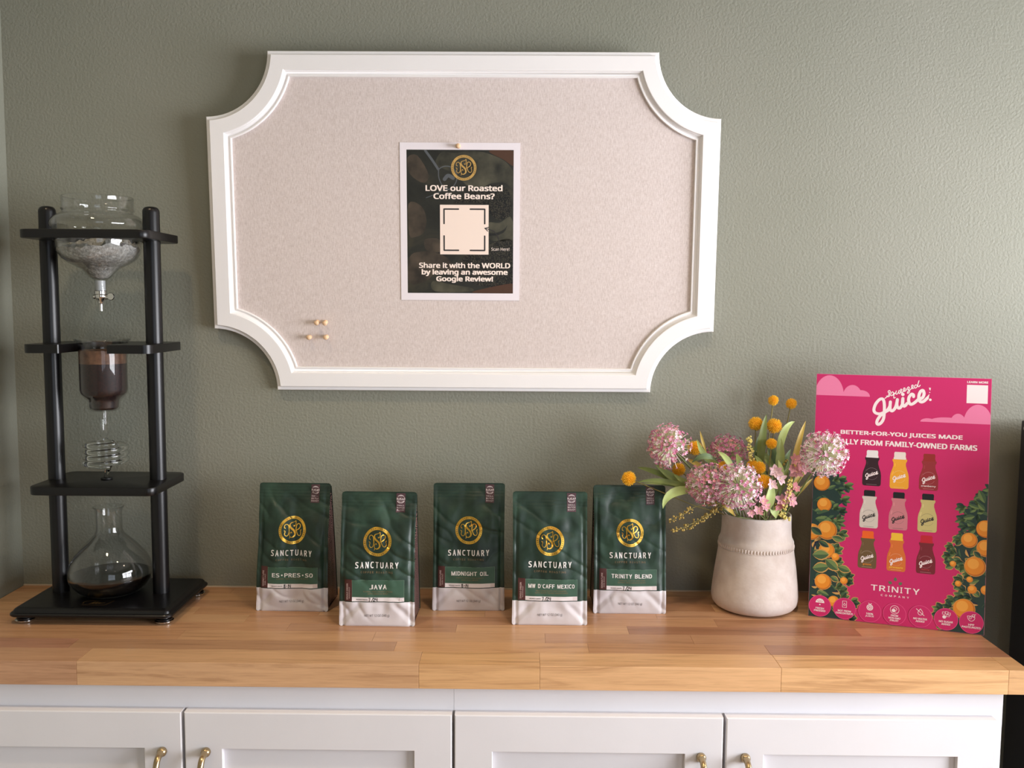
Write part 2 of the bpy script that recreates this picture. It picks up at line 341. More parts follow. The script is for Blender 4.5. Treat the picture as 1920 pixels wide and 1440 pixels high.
# ------------------------------------------------------------------ base cabinets
def cabinet(x0, x1, doors, label):
    t = empty('base_cabinet', ((x0+x1)/2, -0.19, 0)); tag(t, label, 'cabinet', 'white base cabinets under the worktop')
    ox, oy = (x0+x1)/2, -0.19
    g = G(); F = -0.3846; top = CT-0.0415
    g.box(x0+0.001-ox, x1-0.001-ox, F+0.018-oy, -0.004-oy, 0.10, top-0.0005); g.box(x0+0.001-ox, x1-0.001-ox, F+0.07-oy, -0.01-oy, 0, 0.10); g.obj('carcass', M_white, t)
    g = G(); g.box(x0-ox, x1-ox, F-oy, F+0.018-oy, CT-0.105, top); g.box(x0+0.0002-ox, x1-0.0002-ox, F-oy, F+0.018-oy, 0.10, 0.14)
    g.box(x0+0.0002-ox, x0+0.04-ox, F-oy, F+0.018-oy, 0.14, CT-0.105); g.box(x1-0.05-ox, x1-0.0002-ox, F-oy, F+0.018-oy, 0.14, CT-0.105)
    g.box((x0+x1)/2-0.03-ox, (x0+x1)/2+0.03-ox, F-oy, F+0.018-oy, 0.14, CT-0.105)
    g.obj('face_frame', M_white, t)
    DF, DB = F-0.0195, F-0.0005
    for (a, b, hx) in doors:
        g = G(); z0, z1 = 0.115, CT-0.0862; st = 0.0625
        for A, B, Z0, Z1 in ((a, a+st, z0, z1), (b-st, b, z0, z1), (a+st, b-st, z1-st-0.004, z1), (a+st, b-st, z0, z0+st)):
            pass
        # one continuous shaker frame with softened outer edge and square inner edge
        def rr(inset, y): return [(a+inset-ox, y-oy, z0+inset), (b-inset-ox, y-oy, z0+inset), (b-inset-ox, y-oy, z1-inset), (a+inset-ox, y-oy, z1-inset)]
        loops = [rr(0, DB), rr(0, DF+0.0018), rr(0.0006, DF+0.0006), rr(0.0018, DF), rr(st, DF), rr(st+0.0005, DF+0.0005), rr(st+0.0008, DF+0.010)]
        vs = [p for lp in loops for p in lp]; fs = []
        for i in range(len(loops)-1):
            for k in range(4): k2 = (k+1) % 4; fs.append((i*4+k, i*4+k2, (i+1)*4+k2, (i+1)*4+k))
        fs.append((3,2,1,0)); g.add(vs, fs); d = g.obj('door', M_white, t)
        g = G(); g.box(a+st-0.001-ox, b-st+0.001-ox, DF+0.0095-oy, DF+0.0135-oy, z0+st-0.001, z1-st+0.001); g.obj('panel', M_white, d)
        # arched pull: feet on the door, bar standing off
        zt = CT-0.154; L_ = 0.115; pts = []
        ctl = [(hx, DF, zt), (hx, DF-0.010, zt), (hx, DF-0.021, zt-0.003), (hx, DF-0.029, zt-0.013), (hx, DF-0.031, zt-0.030), (hx, DF-0.031, zt-L_/2), (hx, DF-0.031, zt-L_+0.030), (hx, DF-0.029, zt-L_+0.013), (hx, DF-0.021, zt-L_+0.003), (hx, DF-0.010, zt-L_), (hx, DF, zt-L_)]
        Q = spline([(p[0]-ox, p[1]-oy, p[2]) for p in ctl], 5); n = len(Q)
        rad = [0.0052+0.0026*max(0, 1-min(i, n-1-i)/6.0) for i in range(n)]
        g = G(); g.tube(Q, rad, 14)
        for zz in (zt, zt-L_): g.sphere((hx-ox, DF-0.0035-oy, zz), 0.0082, 14, 9)
        g.obj('handle', M_brass, d, 1.2)
    return t
cabinet(0.004, 0.9368, [(0.030, 0.4818, 0.4495), (0.4868, 0.9350, 0.5230)], 'white base cabinet on the left, standing below the drip tower and first bags')
cabinet(0.9372, 1.8579, [(0.9395, 1.3870, 1.3510), (1.3920, 1.8400, 1.4245)], 'white base cabinet on the right, standing below the vase and pink sign')

# ------------------------------------------------------------------ worktop of glued staves
wt = empty('worktop', (0.95, -0.2, CT)); tag(wt, 'butcher block worktop of light brown glued staves on the white cabinets', 'countertop')
rows = [-0.4046, -0.3464, -0.3019, -0.2548, -0.2133, -0.1705, -0.1285, -0.0850, -0.0420, -0.0012]
joints = [[0.3092, 0.8798, 1.0808, 1.4798, 1.8542], [0.2656, 0.830, 1.1669, 1.4781], [0.4372, 0.7853, 1.0928, 1.3561, 1.5453],
          [0.62, 0.93, 1.2466, 1.669], [0.21, 0.53, 0.74, 1.10, 1.4166, 1.74], [0.42, 0.66, 0.98, 1.31, 1.55], [0.33, 0.71, 1.05, 1.43, 1.70], [0.2, 0.6, 0.9, 1.25, 1.6], [0.45, 0.82, 1.15, 1.5]]
tone = {(1,4): (164,112,82), (3,3): (172,118,84), (1,0): (178,122,92), (1,1): (176,126,88), (2,5): (184,132,98), (0,4): (216,164,112), (0,3): (214,162,112), (1,2):(204,150,102), (0,2):(208,156,104), (0,5): (212,162,112)}
rnd = random.Random(5)
for ri in range(9):
    xs = [0.0015]+joints[ri]+[1.889]
    for k in range(len(xs)-1):
        a, b = xs[k], xs[k+1]; y0, y1 = rows[ri], rows[ri+1]
        g = G(); cx, cy = (a+b)/2, (y0+y1)/2; e = 0.00012
        g.box(a-cx+e, b-cx-e, y0-cy+e, y1-cy-e, -0.0411, 0.0, bev=0.0007 if ri == 0 else 0.0003)
        o = g.obj('stave', M_wood, wt, loc=(cx-0.95, cy+0.2, 0))
        base = tone.get((ri, k)) or rnd.choice([(198,146,102), (192,138,96), (202,152,108), (188,136,98), (196,144,106), (184,130,92)])
        j = rnd.uniform(-5, 5); o.color = (*s2l([base[0]+j, base[1]+j+8, base[2]+j+12]), 1)
# caulk line where the worktop meets the wall
g = G(); g.box(0.0005, 1.889, -0.0035, -0.0002, CT-0.002, CT+0.0022); o = g.obj('trim_1', noisy('caulk', (196,180,160), 0.05, 40, 0.6)); struct(o)

# ------------------------------------------------------------------ black cabinet to the right of the counter
t = empty('black_refrigerator', (2.32, -0.33, 0)); tag(t, 'tall black appliance standing beside the right end of the worktop', 'appliance')
g = G(); g.box(2.050-2.32, 2.62-2.32, -0.395+0.33, -0.045+0.33, 0.03, CT+0.372, bev=0.004); g.obj('casing', M_blackap, t, 0.6)
g = G(); g.box(2.055-2.32, 2.615-2.32, -0.435+0.33, -0.399+0.33, 0.06, CT+0.368, bev=0.006); g.obj('door', M_blackap, t, 0.6)
g = G(); g.tube([(2.10-2.32, -0.47+0.33, 0.7), (2.10-2.32, -0.47+0.33, 1.15)], 0.009, 12); g.tube([(2.10-2.32, -0.435+0.33, 0.73), (2.10-2.32, -0.47+0.33, 0.73)], 0.006, 8); g.tube([(2.10-2.32, -0.435+0.33, 1.12), (2.10-2.32, -0.47+0.33, 1.12)], 0.006, 8); g.obj('handle', M_chrome, t, 0.8)
for fx in (2.10, 2.57):
    for fy in (-0.36, -0.10): g = G(); g.lathe([(0.0001, 0), (0.02, 0), (0.02, 0.035), (0.0001, 0.035)], (fx-2.32, fy+0.33, 0), 12); g.obj('foot', M_blackap, t)
g = G(); g.lathe([(0.0001, -0.0025), (0.004, -0.002), (0.005, 0.0)], (0, 0, 0), 14); o = g.obj('screw_cap', mat('screw_cap', (205,205,200), 0.4), t, loc=(2.050-2.32, -0.062+0.33, CT+0.357)); o.rotation_euler = (0, PI/2, 0)
# ------------------------------------------------------------------ wall board with scooped corners
TH = math.radians(3.0)
bx = 0.9288
board = empty('notice_board', (bx, 0.0, CT+0.42), (TH, 0, 0)); tag(board, 'large white framed linen pinboard with scooped corners hanging on the wall', 'board')
HW, HH, RC = 0.5058, 0.6670, 0.1247
def outline(d, n=18):
    pts = []
    for cx, cz, a0 in ((HW, 0, 90), (HW, HH, 180), (-HW, HH, 270), (-HW, 0, 0)):
        al = math.degrees(math.asin(d/(RC+d)))
        for i in range(n+1):
            # sweep so the loop runs counter-clockwise seen from the front
            a = math.radians(a0+90-al-(90-2*al)*i/n); pts.append((cx+(RC+d)*math.cos(a), cz+(RC+d)*math.sin(a)))
    return pts
# loop order: bottom right corner, top right, top left, bottom left
prof = [(0.0, 0.0), (0.0, 0.0145), (0.0012, 0.0158), (0.0062, 0.0158), (0.0074, 0.0166), (0.0078, 0.0215), (0.0088, 0.0222), (0.0350, 0.0222), (0.0362, 0.0214), (0.0366, 0.0186),
        (0.0378, 0.0182), (0.0385, 0.0172), (0.0400, 0.0150), (0.0425, 0.0138), (0.0443, 0.0142), (0.0458, 0.0158), (0.0474, 0.0158), (0.0482, 0.0146), (0.0484, 0.0095), (0.0484, 0.0)]
vs = []; fs = []; N = None
for d, h in prof:
    lp = outline(d); N = len(lp); vs += [(x, -h, z) for x, z in lp]
for i in range(len(prof)-1):
    for k in range(N): k2 = (k+1) % N; fs.append((i*N+k, (i+1)*N+k, (i+1)*N+k2, i*N+k2))
for k in range(N): k2 = (k+1) % N; fs.append(((len(prof)-1)*N+k, k, k2, (len(prof)-1)*N+k2))
mesh_obj('frame', vs, fs, M_frame, board, smooth=0.55)
import mathutils
lp = outline(0.0480); tri = mathutils.geometry.tessellate_polygon([[Vector((x, z, 0)) for x, z in lp]])
vv = [(x, -0.0100, z) for x, z in lp]+[(x, -0.0020, z) for x, z in lp]; n = len(lp)
ff = [tuple(t_) for t_ in tri]+[tuple(reversed([i+n for i in t_])) for t_ in tri]+[(k, (k+1) % n, n+(k+1) % n, n+k) for k in range(n)]
mesh_obj('fabric_panel', vv, ff, M_linen, board)
for hx_ in (-0.28, 0.28): g = G(); g.box(hx_-0.02, hx_+0.02, -0.0005, 0.010, 0.60, 0.64); g.obj('hanger', M_chrome, board)
MB_ = Matrix.Translation((bx, 0, CT+0.42)) @ Matrix.Rotation(TH, 4, 'X')
def on_board(x, z, h):     # x, z on the plane of the board front, h = height off the wooden back
    k = 1+(0.0222-h)/1.85
    X = 1.0455+(x-1.0455)*k; Z = 0.180+(z-0.180)*k
    return Vector((X-bx, -h, Z))

# poster on the board
post = empty('poster'); post.matrix_world = MB_
tag(post, 'white bordered poster about roasted coffee beans pinned to the linen board', 'poster')
c00, c11 = on_board(0.8048, 0.1850, 0.0105), on_board(1.0416, 0.4930, 0.0105)
g = G(); g.box(c00.x, c11.x, -0.0113, -0.0104, c00.z, c11.z); g.obj('sheet', noisy('poster_paper', (232,226,232), 0.01, 20, 0.35), post)
i00, i11 = on_board(0.8180, 0.1990, 0.0105), on_board(1.0289, 0.4793, 0.0105)
M_pd = mat('poster_dark', (44,42,38), 0.4)
v = coords(M_pd, (1,1,1)); nA = noise_tex(M_pd, v, 14, 5, 0.6, 0.8)
link(M_pd, ramp(M_pd, nA, [(0.30, s2l((24,25,24))), (0.55, s2l((42,43,38))), (0.75, s2l((62,58,46)))]), 'Base Color')
M_bn = mat('poster_beans', (40,38,34), 0.4); v = coords(M_bn, (1,1,1)); vo = nd(M_bn, 'ShaderNodeTexVoronoi'); vo.inputs['Scale'].default_value = 430; M_bn.node_tree.links.new(v, vo.inputs['Vector'])
link(M_bn, ramp(M_bn, vo.outputs['Distance'], [(0.1, s2l((88,84,70))), (0.35, s2l((50,47,40))), (0.6, s2l((18,19,18)))]), 'Base Color')
M_hand = mat('poster_hand', (84,74,62), 0.4); v = coords(M_hand); link(M_hand, ramp(M_hand, noise_tex(M_hand, v, 26, 3), [(0.35, s2l((38,35,31))), (0.7, s2l((82,72,61)))]), 'Base Color')
M_sack = mat('poster_sack', (88,86,72), 0.4); v = coords(M_sack); link(M_sack, ramp(M_sack, noise_tex(M_sack, v, 30, 3), [(0.3, s2l((36,37,32))), (0.7, s2l((82,80,66)))]), 'Base Color')
M_cream = mat('poster_cream', (240,222,210), 0.4); M_inkd = mat('ink_dark', (48,46,46), 0.5); M_scoop = mat('poster_metal', (84,88,92), 0.4); M_rust = mat('poster_rust', (74,50,36), 0.45)
PW, PH = i11.x-i00.x, i11.z-i00.z
fn = lambda u, v, l: (i00.x+min(870, max(0, u))*PW/870.0, -0.01135-0.00006*l, i00.z+min(1170, max(0, v))*PH/1170.0)     # 870 x 1170 drawing units
F = Flat(); F.rect(0, 870, 0, 1170, 0, 0, 1, 1); F.obj('photo_print', [M_pd], fn, post)
F = Flat()
def P(pts): return [(x-92, 1303-y) for x, y in pts]      # from the drawing's own top-left coordinates
F.poly = lambda pts, mi=0, lv=1: Flat.poly(F, [(q.x, q.y) for q in spline([(x, y, 0) for x, y in pts], 4, True)], mi, lv)
F.poly(P([(470,560),(560,520),(780,410),(900,440),(940,520),(940,640),(860,700),(780,660),(680,560)]), 1, 1)
F.poly(P([(560,990),(800,880),(968,880),(968,1230),(700,1240),(560,1150)]), 1, 1)
F.poly(P([(380,150),(480,160),(640,140),(780,170),(900,230),(968,330),(968,470),(900,400),(780,400),(700,440),(600,430),(470,320),(330,250)]), 3, 1)
F.poly(P([(760,830),(840,820),(900,780),(930,670),(960,720),(968,820),(968,860),(800,870)]), 3, 1); F.poly(P([(760,720),(850,720),(930,670),(900,760),(830,800),(760,800)]), 3, 2)
F.poly(P([(105,570),(200,580),(250,680),(230,800),(160,840),(108,820)]), 2, 1); F.poly(P([(240,860),(360,860),(366,960),(250,950)]), 2, 1)
F.poly(P([(108,1010),(200,960),(330,970),(420,1010),(470,1070),(560,1150),(440,1130),(340,1110),(250,1200),(108,1220)]), 2, 1)
F.poly(P([(300,1205),(450,1230),(620,1260),(600,1290),(320,1290)]), 3, 1)
F.poly(P([(100,200),(180,180),(270,330),(230,400),(120,330)]), 2, 1)
F.poly(P([(760,140),(968,140),(968,260),(880,210)]), 4, 2); F.poly(P([(700,1270),(968,1220),(968,1300),(640,1300)]), 4, 2)
for k in range(60): F.disc(rnd.uniform(650, 868), rnd.uniform(5, 80)*rnd.random(), rnd.uniform(2, 5), 4, 3, 5)
F.stroke(P([(245,140),(300,215),(350,290)]), 20, 5, 3)
F.stroke(P([(350,290),(400,265),(460,275),(500,330),(490,400),(440,450),(390,430),(355,360),(352,290)]), 8, 5, 3)
F.stroke(P([(400,370),(430,340),(470,360)]), 30, 5, 3)
F.stroke(P([(250,520),(300,500),(380,460)]), 6, 5, 3)
F.obj('photo_shapes', [M_pd, M_bn, M_hand, M_sack, M_rust, M_scoop], fn, post)
M_txt = mat('ink_cream', (244,228,218), 0.5)
for s_, X_, Y_, w_, h_, bd in (('LOVE our Roasted', 559, 440, 628, 50, 0.05), ('Coffee Beans?', 559, 505, 500, 50, 0.05), ('Share it with the WORLD', 563, 1072, 752, 46, 0.05),
                        ('by leaving an awesome', 563, 1133, 710, 58, 0.05), ('Google Review!', 563, 1189, 470, 56, 0.05), ('Scan Here!', 857, 937, 148, 26, 0.0)):
    F = Flat(); F.text(s_, X_-92, 1303-Y_, w_, h_, 0, 5, bold=bd); F.obj('lettering', [M_txt], fn, post)
F = Flat(); F.rect(362-92, 760-92, 1303-982, 1303-576, 0, 4)
for sx, sy in ((0,0), (1,0), (0,1), (1,1)):
    X = 395 if sx == 0 else 728; Y = 611 if sy == 0 else 948; dx = 118 if sx == 0 else -118; dy = 118 if sy == 0 else -118
    F.stroke(P([(X, Y), (X+dx, Y)]), 12, 1, 5, sp=False); F.stroke(P([(X, Y), (X, Y+dy)]), 12, 1, 5, sp=False)
F.stroke(P([(852,900),(838,840),(800,790),(728,766)]), 7, 1, 6); F.stroke(P([(752,788),(728,766),(760,758)]), 8, 1, 6, sp=False)
F.obj('scan_panel', [M_cream, M_inkd], fn, post)

def emblem(F, cx, cy, R, mi=0, mk=1, lv=2):
    """ring with small lettering and a scrolled three letter monogram"""
    F.ring(cx, cy, R*0.80, R, mi, lv, 64)
    s_ = 'SANCTUARY · COFFEE · ROASTING · TRINITY · '; n = len(s_)
    for i, ch in enumerate(s_):
        if ch in ' ·': continue
        a = PI/2+0.5-2*PI*i/n; F.text(ch, cx+R*0.90*math.cos(a), cy+R*0.90*math.sin(a), R*0.07, R*0.10, mk, lv+1, a-PI/2, bold=0.02)
    q = R/46.0
    def S(pts, w): F.stroke([(cx+x*q, cy+y*q) for x, y in pts], [k*q for k in w], mi, lv, 5)
    S([(5,27),(-1,25),(-8,22),(-10,15),(-6,7),(2,0),(7,-8),(7,-17),(0,-23),(-7,-22),(-10,-16),(-8,-9),(-4,-6),(-3,-9)], [2,2,3,5,6,6,6,4,2.5,2,2,2,3])
    S([(5,27),(8,30),(9,22),(7,14),(3,12),(3,15)], [2,3,2,2,2.5]); S([(-8,-22),(-10,-27)], [2.5,1.5])
    S([(-24,7),(-27,10),(-26,17),(-20,20),(-14,15),(-12,4),(-12,-8),(-16,-17),(-22,-18),(-26,-12),(-24,-4),(-27,-1)], [3,2,2,2,3,3.4,3,2,2,2,2,3])
    S([(10,-2),(11,10),(13,18),(19,21),(25,17),(24,9),(18,3),(13,0),(14,-7),(19,-15),(26,-16),(29,-9),(27,-1),(29,2)], [3,3.4,3,2.5,3,3.4,3,2.5,2.5,2.5,2,2,2,3])
F = Flat(); emblem(F, 557-92, 1303-277, 103, 0, 1, 6); F.obj('emblem', [M_goldprint, M_pd], fn, post)

# wooden push pins
M_pin = noisy('pin_wood', (232,196,158), 0.06, 90, 0.5)
def pin(x, z, h, tilt, label, group=None):
    p_ = MB_ @ on_board(x, z, h); t = empty('push_pin', p_, (TH+PI/2+tilt[0], tilt[1], 0)); tag(t, label, 'pushpin', group)
    g = G(); g.lathe([(0.0001, 0.0005), (0.0030, 0.0008), (0.0046, 0.0022), (0.0046, 0.0032), (0.0032, 0.0048), (0.0026, 0.0068), (0.0032, 0.0088), (0.0046, 0.0104), (0.0050, 0.0126), (0.0040, 0.0146), (0.0020, 0.0155), (0.0001, 0.0157)], n=18); g.obj('head', M_pin, t, 1.0)
    g = G(); g.tube([(0,0,0.002), (0,0,-0.006)], [0.0006, 0.0002], 6); g.obj('point', M_chrome, t)
pin(0.9205, 0.4862, 0.0116, (0.05, 0.03), 'wooden push pin holding the top of the dark poster')
pin(0.6354, 0.1400, 0.0112, (0.15, 0.05), 'wooden push pin in the board, upper left of the four')
pin(0.6516, 0.1400, 0.0112, (0.2, -0.10), 'wooden push pin in the board, upper right of the four')
pin(0.6190, 0.1088, 0.0112, (0.0, -0.5), 'wooden push pin tilted sideways, lower left of the four')
pin(0.6531, 0.1098, 0.0112, (0.05, -0.05), 'wooden push pin in the board, lower right of the four')

# ------------------------------------------------------------------ cold drip tower
TX, TY = 0.2515, -0.1345
tw = empty('drip_tower', (TX, TY, CT)); tag(tw, 'black wooden cold drip coffee tower with three shelves in the left corner', 'coffee maker')
def rrect(x0, x1, y0, y1, r, n=6):
    pts = []
    for cx, cy, a in ((x1-r, y0+r, -90), (x1-r, y1-r, 0), (x0+r, y1-r, 90), (x0+r, y0+r, 180)):
        for i in range(n+1): t = math.radians(a+90*i/n); pts.append((cx+r*math.cos(t), cy+r*math.sin(t)))
    return pts
def stack(g, loops):      # loops: list of (pts2d, z), capped
    n = len(loops[0][0]); vs = [(x, y, z) for pts, z in loops for x, y in pts]; fs = []
    for i in range(len(loops)-1):
        for k in range(n): k2 = (k+1) % n; fs.append((i*n+k, i*n+k2, (i+1)*n+k2, (i+1)*n+k))
    fs.append(tuple(reversed(range(n)))); fs.append(tuple((len(loops)-1)*n+k for k in range(n))); g.add(vs, fs)
ax0, ax1, ay0, ay1 = 0.100-TX, 0.404-TX, -0.241-TY, -0.028-TY
def bl(i, z): return (rrect(ax0+i, ax1-i, ay0+i, ay1-i, max(0.004, 0.016-i)), z)
g = G(); stack(g, [bl(0.006, 0.0145), bl(0.002, 0.0150), bl(0, 0.0165), bl(0, 0.0195), bl(0.002, 0.0215), bl(0.005, 0.0222), bl(0.0055, 0.0238), bl(0.0065, 0.0262), bl(0.010, 0.0290), bl(0.014, 0.0302), bl(0.016, 0.0303)])
g.obj('base', M_black, tw, 0.5)
for fx, fy in ((0.119, -0.212), (0.381, -0.212), (0.119, -0.052), (0.384, -0.052)):
    g = G(); g.lathe([(0.0001, 0.0002), (0.0160, 0.0002), (0.0172, 0.0016), (0.0172, 0.0036), (0.0150, 0.0046), (0.0001, 0.0046)], (fx-TX, fy-TY, 0), 28); g.obj('foot', M_chrome, tw, 0.5)
    g = G(); g.lathe([(0.0145, 0.0045), (0.0145, 0.0070), (0.0110, 0.0080), (0.0100, 0.0147)], (fx-TX, fy-TY, 0), 24); g.obj('foot_pad', M_black, tw, 0.5)
for px_ in (0.1465, 0.3440):
    g = G(); g.lathe([(0.0155, 0.029), (0.0155, 0.7650), (0.0150, 0.7690), (0.0132, 0.7728), (0.0100, 0.7750), (0.0050, 0.7760), (0.0001, 0.7762)], (px_-TX, -0.130-TY, 0), 40); g.obj('pole', M_black, tw, 0.9)
GX, GY = 0.2455-TX, -0.1345-TY
def plate(name, zt, holes=None, slot=False, th=0.0158):
    """shelf board built as a fan of quads between outline and round hole"""
    x0, x1, y0, y1 = 0.1345-TX, 0.3705-TX, -0.218-TY, -0.054-TY
    if slot:
        out = []; R = 0.0445; sx = 0.2475-TX
        o_ = rrect(x0, x1, y0, y1, 0.017)     # starts at front right corner arc
        front_r = (sx+R, y0); front_l = (sx-R, y0)
        hole = [(sx+R, y0), (sx+R, GY)]+[(sx+R*math.cos(math.radians(a)), GY+R*math.sin(math.radians(a))) for a in range(10, 171, 10)]+[(sx-R, GY), (sx-R, y0+0.002), (sx-R-0.0015, y0)]
        pts = list(reversed(hole)); pts = o_[:] ; 
        ring = o_+[(sx-R-0.0015, y0), (sx-R, y0+0.002), (sx-R, GY)]+[(sx+R*math.cos(math.radians(a)), GY+R*math.sin(math.radians(a))) for a in range(170, 9, -10)]+[(sx+R, GY), (sx+R, y0)]
        n = len(ring); tri = mathutils.geometry.tessellate_polygon([[Vector((x, y, 0)) for x, y in ring]])
        top = [(x, y, zt) for x, y in ring]; bot = [(x, y, zt-th) for x, y in ring]
        fs = [tuple(t_) for t_ in tri]+[tuple(reversed([i+n for i in t_])) for t_ in tri]+[(k, n+k, n+(k+1) % n, (k+1) % n) for k in range(n)]
        bm = bmesh.new(); V = [bm.verts.new(p) for p in top+bot]
        for f in fs:
            try: bm.faces.new([V[i] for i in f])
            except ValueError: pass
        bmesh.ops.recalc_face_normals(bm, faces=bm.faces[:]); me = bpy.data.meshes.new(name); bm.to_mesh(me); bm.free(); me.materials.append(M_black)
        me.shade_smooth(); me.set_sharp_from_angle(angle=0.5)
        o = bpy.data.objects.new(name, me); COL.objects.link(o); o.parent = tw; return o
    o_ = rrect(x0, x1, y0, y1, 0.017, 11); n = len(o_); r = holes
    def inner(rr): return [(GX+rr*math.cos(math.atan2(y-GY, x-GX)), GY+rr*math.sin(math.atan2(y-GY, x-GX))) for x, y in o_]
    # densify outline so that the round hole stays round
    dense = []
    for i in range(n):
        a, b = Vector(o_[i]), Vector(o_[(i+1) % n]); m = max(1, int((b-a).length/0.008))
        for k in range(m): q = a.lerp(b, k/m); dense.append((q.x, q.y))
    o_ = dense; n = len(o_); e = 0.0016
    def off(d): return [(GX+(x-GX)*(1-d/0.10), GY+(y-GY)*(1-d/0.08)) for x, y in o_]
    loops = [(inner(r), zt-0.001), (inner(r+0.001), zt), (off(e), zt), (off(e*0.3), zt-e*0.3), (o_, zt-e), (o_, zt-th+e), (off(e*0.3), zt-th+e*0.3), (off(e), zt-th), (inner(r+0.001), zt-th), (inner(r), zt-th+0.001)]
    vs = [(x, y, z) for pts, z in loops for x, y in pts]; fs = []; m = len(loops)
    for i in range(m):
        j = (i+1) % m
        for k in range(n): k2 = (k+1) % n; fs.append((i*n+k2, i*n+k, j*n+k, j*n+k2))
    return mesh_obj(name, vs, fs, M_black, tw, smooth=0.6)
plate('shelf', 0.7268, 0.0790); plate('shelf', 0.5180, slot=True); plate('shelf', 0.2545, 0.0065)
# gold maker's plate on the base
F = Flat(0.001)
F.stroke([(-20,-11),(24,-11)], 0.7, 0, 0, sp=False); F.stroke([(24,-11),(31,13)], 0.7, 0, 0, sp=False); F.stroke([(31,13),(-13,13)], 0.5, 0, 0, sp=False)
F.stroke([(-20,-5),(-22,6),(-10,12),(4,9)], [0.5,1.6,0.6], 0, 0); F.stroke([(-8,-6),(-2,8),(-3,-4),(4,6),(3,-4),(10,4),(9,-3),(18,3)], 1.1, 0, 0)
F.obj('maker_plate', [mat('dull_gold_line', (150,118,70), 0.4, 0.6)], lambda x, y, l: (0.2455-TX+x, -0.2005-TY+y, 0.03045), tw)

def glass_wall(prof_out, th=0.0018, open_top=True):
    """closed profile of a thin walled vessel (outside listed bottom -> top)"""
    ins = [(max(0.0001, r-th), z+(th if i == 0 else 0)) for i, (r, z) in enumerate(prof_out)]
    return prof_out+list(reversed(ins))
# --- upper water bulb
bulb = empty('water_bulb', (GX+TX, GY+TY, CT)); tag(bulb, 'clear glass water bulb with ice on the top shelf of the drip tower', 'glassware')
po = [(0.0112, 0.617), (0.0112, 0.636), (0.0150, 0.6405), (0.0200, 0.6430), (0.0250, 0.6500), (0.0330, 0.6580), (0.0440, 0.6640), (0.0560, 0.6700), (0.0660, 0.6780), (0.0725, 0.6880), (0.0758, 0.6990), (0.0770, 0.7120), (0.0778, 0.7280),
      (0.0830, 0.7340), (0.0850, 0.7390), (0.0842, 0.7450), (0.0800, 0.7520), (0.0720, 0.7580), (0.0650, 0.7610), (0.0625, 0.7640), (0.0628, 0.7665), (0.0645, 0.7680), (0.0645, 0.7705), (0.0630, 0.7720), (0.0632, 0.7880), (0.0640, 0.7915), (0.0625, 0.7930)]
g = G(); g.lathe(glass_wall(po, 0.0020), n=72, close=True); g.obj('glass_body', M_thin, bulb, 1.0)
M_ice = mat('crushed_ice', (196,195,190), 0.38, trans=0.30, ior=1.31)
v = coords(M_ice); link(M_ice, ramp(M_ice, noise_tex(M_ice, v, 170, 4, 0.7), [(0.35, s2l((150,148,142))), (0.55, s2l((190,188,182))), (0.7, s2l((235,234,230)))]), 'Base Color')
link(M_ice, bump(M_ice, noise_tex(M_ice, v, 120, 4, 0.65), 0.9, 0.004), 'Normal')
pi_ = [(0.0001, 0.638), (0.0140, 0.6415), (0.0235, 0.6505), (0.0318, 0.6590), (0.0430, 0.6650), (0.0550, 0.6710), (0.0650, 0.6790), (0.0712, 0.6885), (0.0735, 0.6960), (0.0650, 0.6985), (0.0520, 0.7020), (0.0380, 0.7060), (0.0240, 0.7080), (0.0120, 0.7090), (0.0001, 0.7090)]
g = G(); n = 64; base = len(g.v); g.lathe(pi_, n=n)
for i, (x, y, z) in enumerate(g.v):
    if 0.655 < z <= 0.690: k_ = 1+0.03*noise.noise(Vector((x*210, y*210, z*210))); g.v[i] = (x*k_*0.985, y*k_*0.985, z)
    if z > 0.690:
        a = noise.noise(Vector((x*45, y*45, 3.1))); b = noise.noise(Vector((x*160, y*160, 7.7)))
        r = math.hypot(x, y); slope = 0.10*x
        z2 = z+(0.015*a+0.009*b+0.006*abs(noise.noise(Vector((x*320, y*320, 1.7))))+slope)*(1 if r < 0.068 else 0.5); g.v[i] = (x, y, min(z2, 0.7215))
g.obj('crushed_ice', M_ice, bulb, 0.5)
g = G(); g.lathe([(0.0001, 0.611), (0.0092, 0.611), (0.0092, 0.6365), (0.0001, 0.6365)], n=24); g.obj('seal_plug', mat('milky_seal', (214,216,218), 0.3, trans=0.3), bulb, 0.6)
tapg = G(); tapg.lathe([(0.0001, 0.579), (0.0034, 0.579), (0.0036, 0.592), (0.0052, 0.593), (0.0058, 0.597), (0.0090, 0.602), (0.0108, 0.606), (0.0100, 0.610), (0.0116, 0.611), (0.0116, 0.6165), (0.0105, 0.6175), (0.0001, 0.6175)], n=28)
tapg.tube([(-0.013, 0, 0.606), (0.013, 0, 0.606)], 0.0042, 12); tapg.tube([(0.010, -0.001, 0.604), (0.017, -0.002, 0.604)], 0.003, 10)
tap = tapg.obj('tap', M_chrome, bulb, 0.8)
g = G(); g.lathe([(0.0001, -0.0016), (0.0062, -0.0016), (0.0072, 0), (0.0062, 0.0016), (0.0001, 0.0016)], n=20); o = g.obj('tap_knob', M_chrome, tap, 0.8, loc=(0.0205, -0.003, 0.6065)); o.rotation_euler = (PI/2, 0.4, 0)
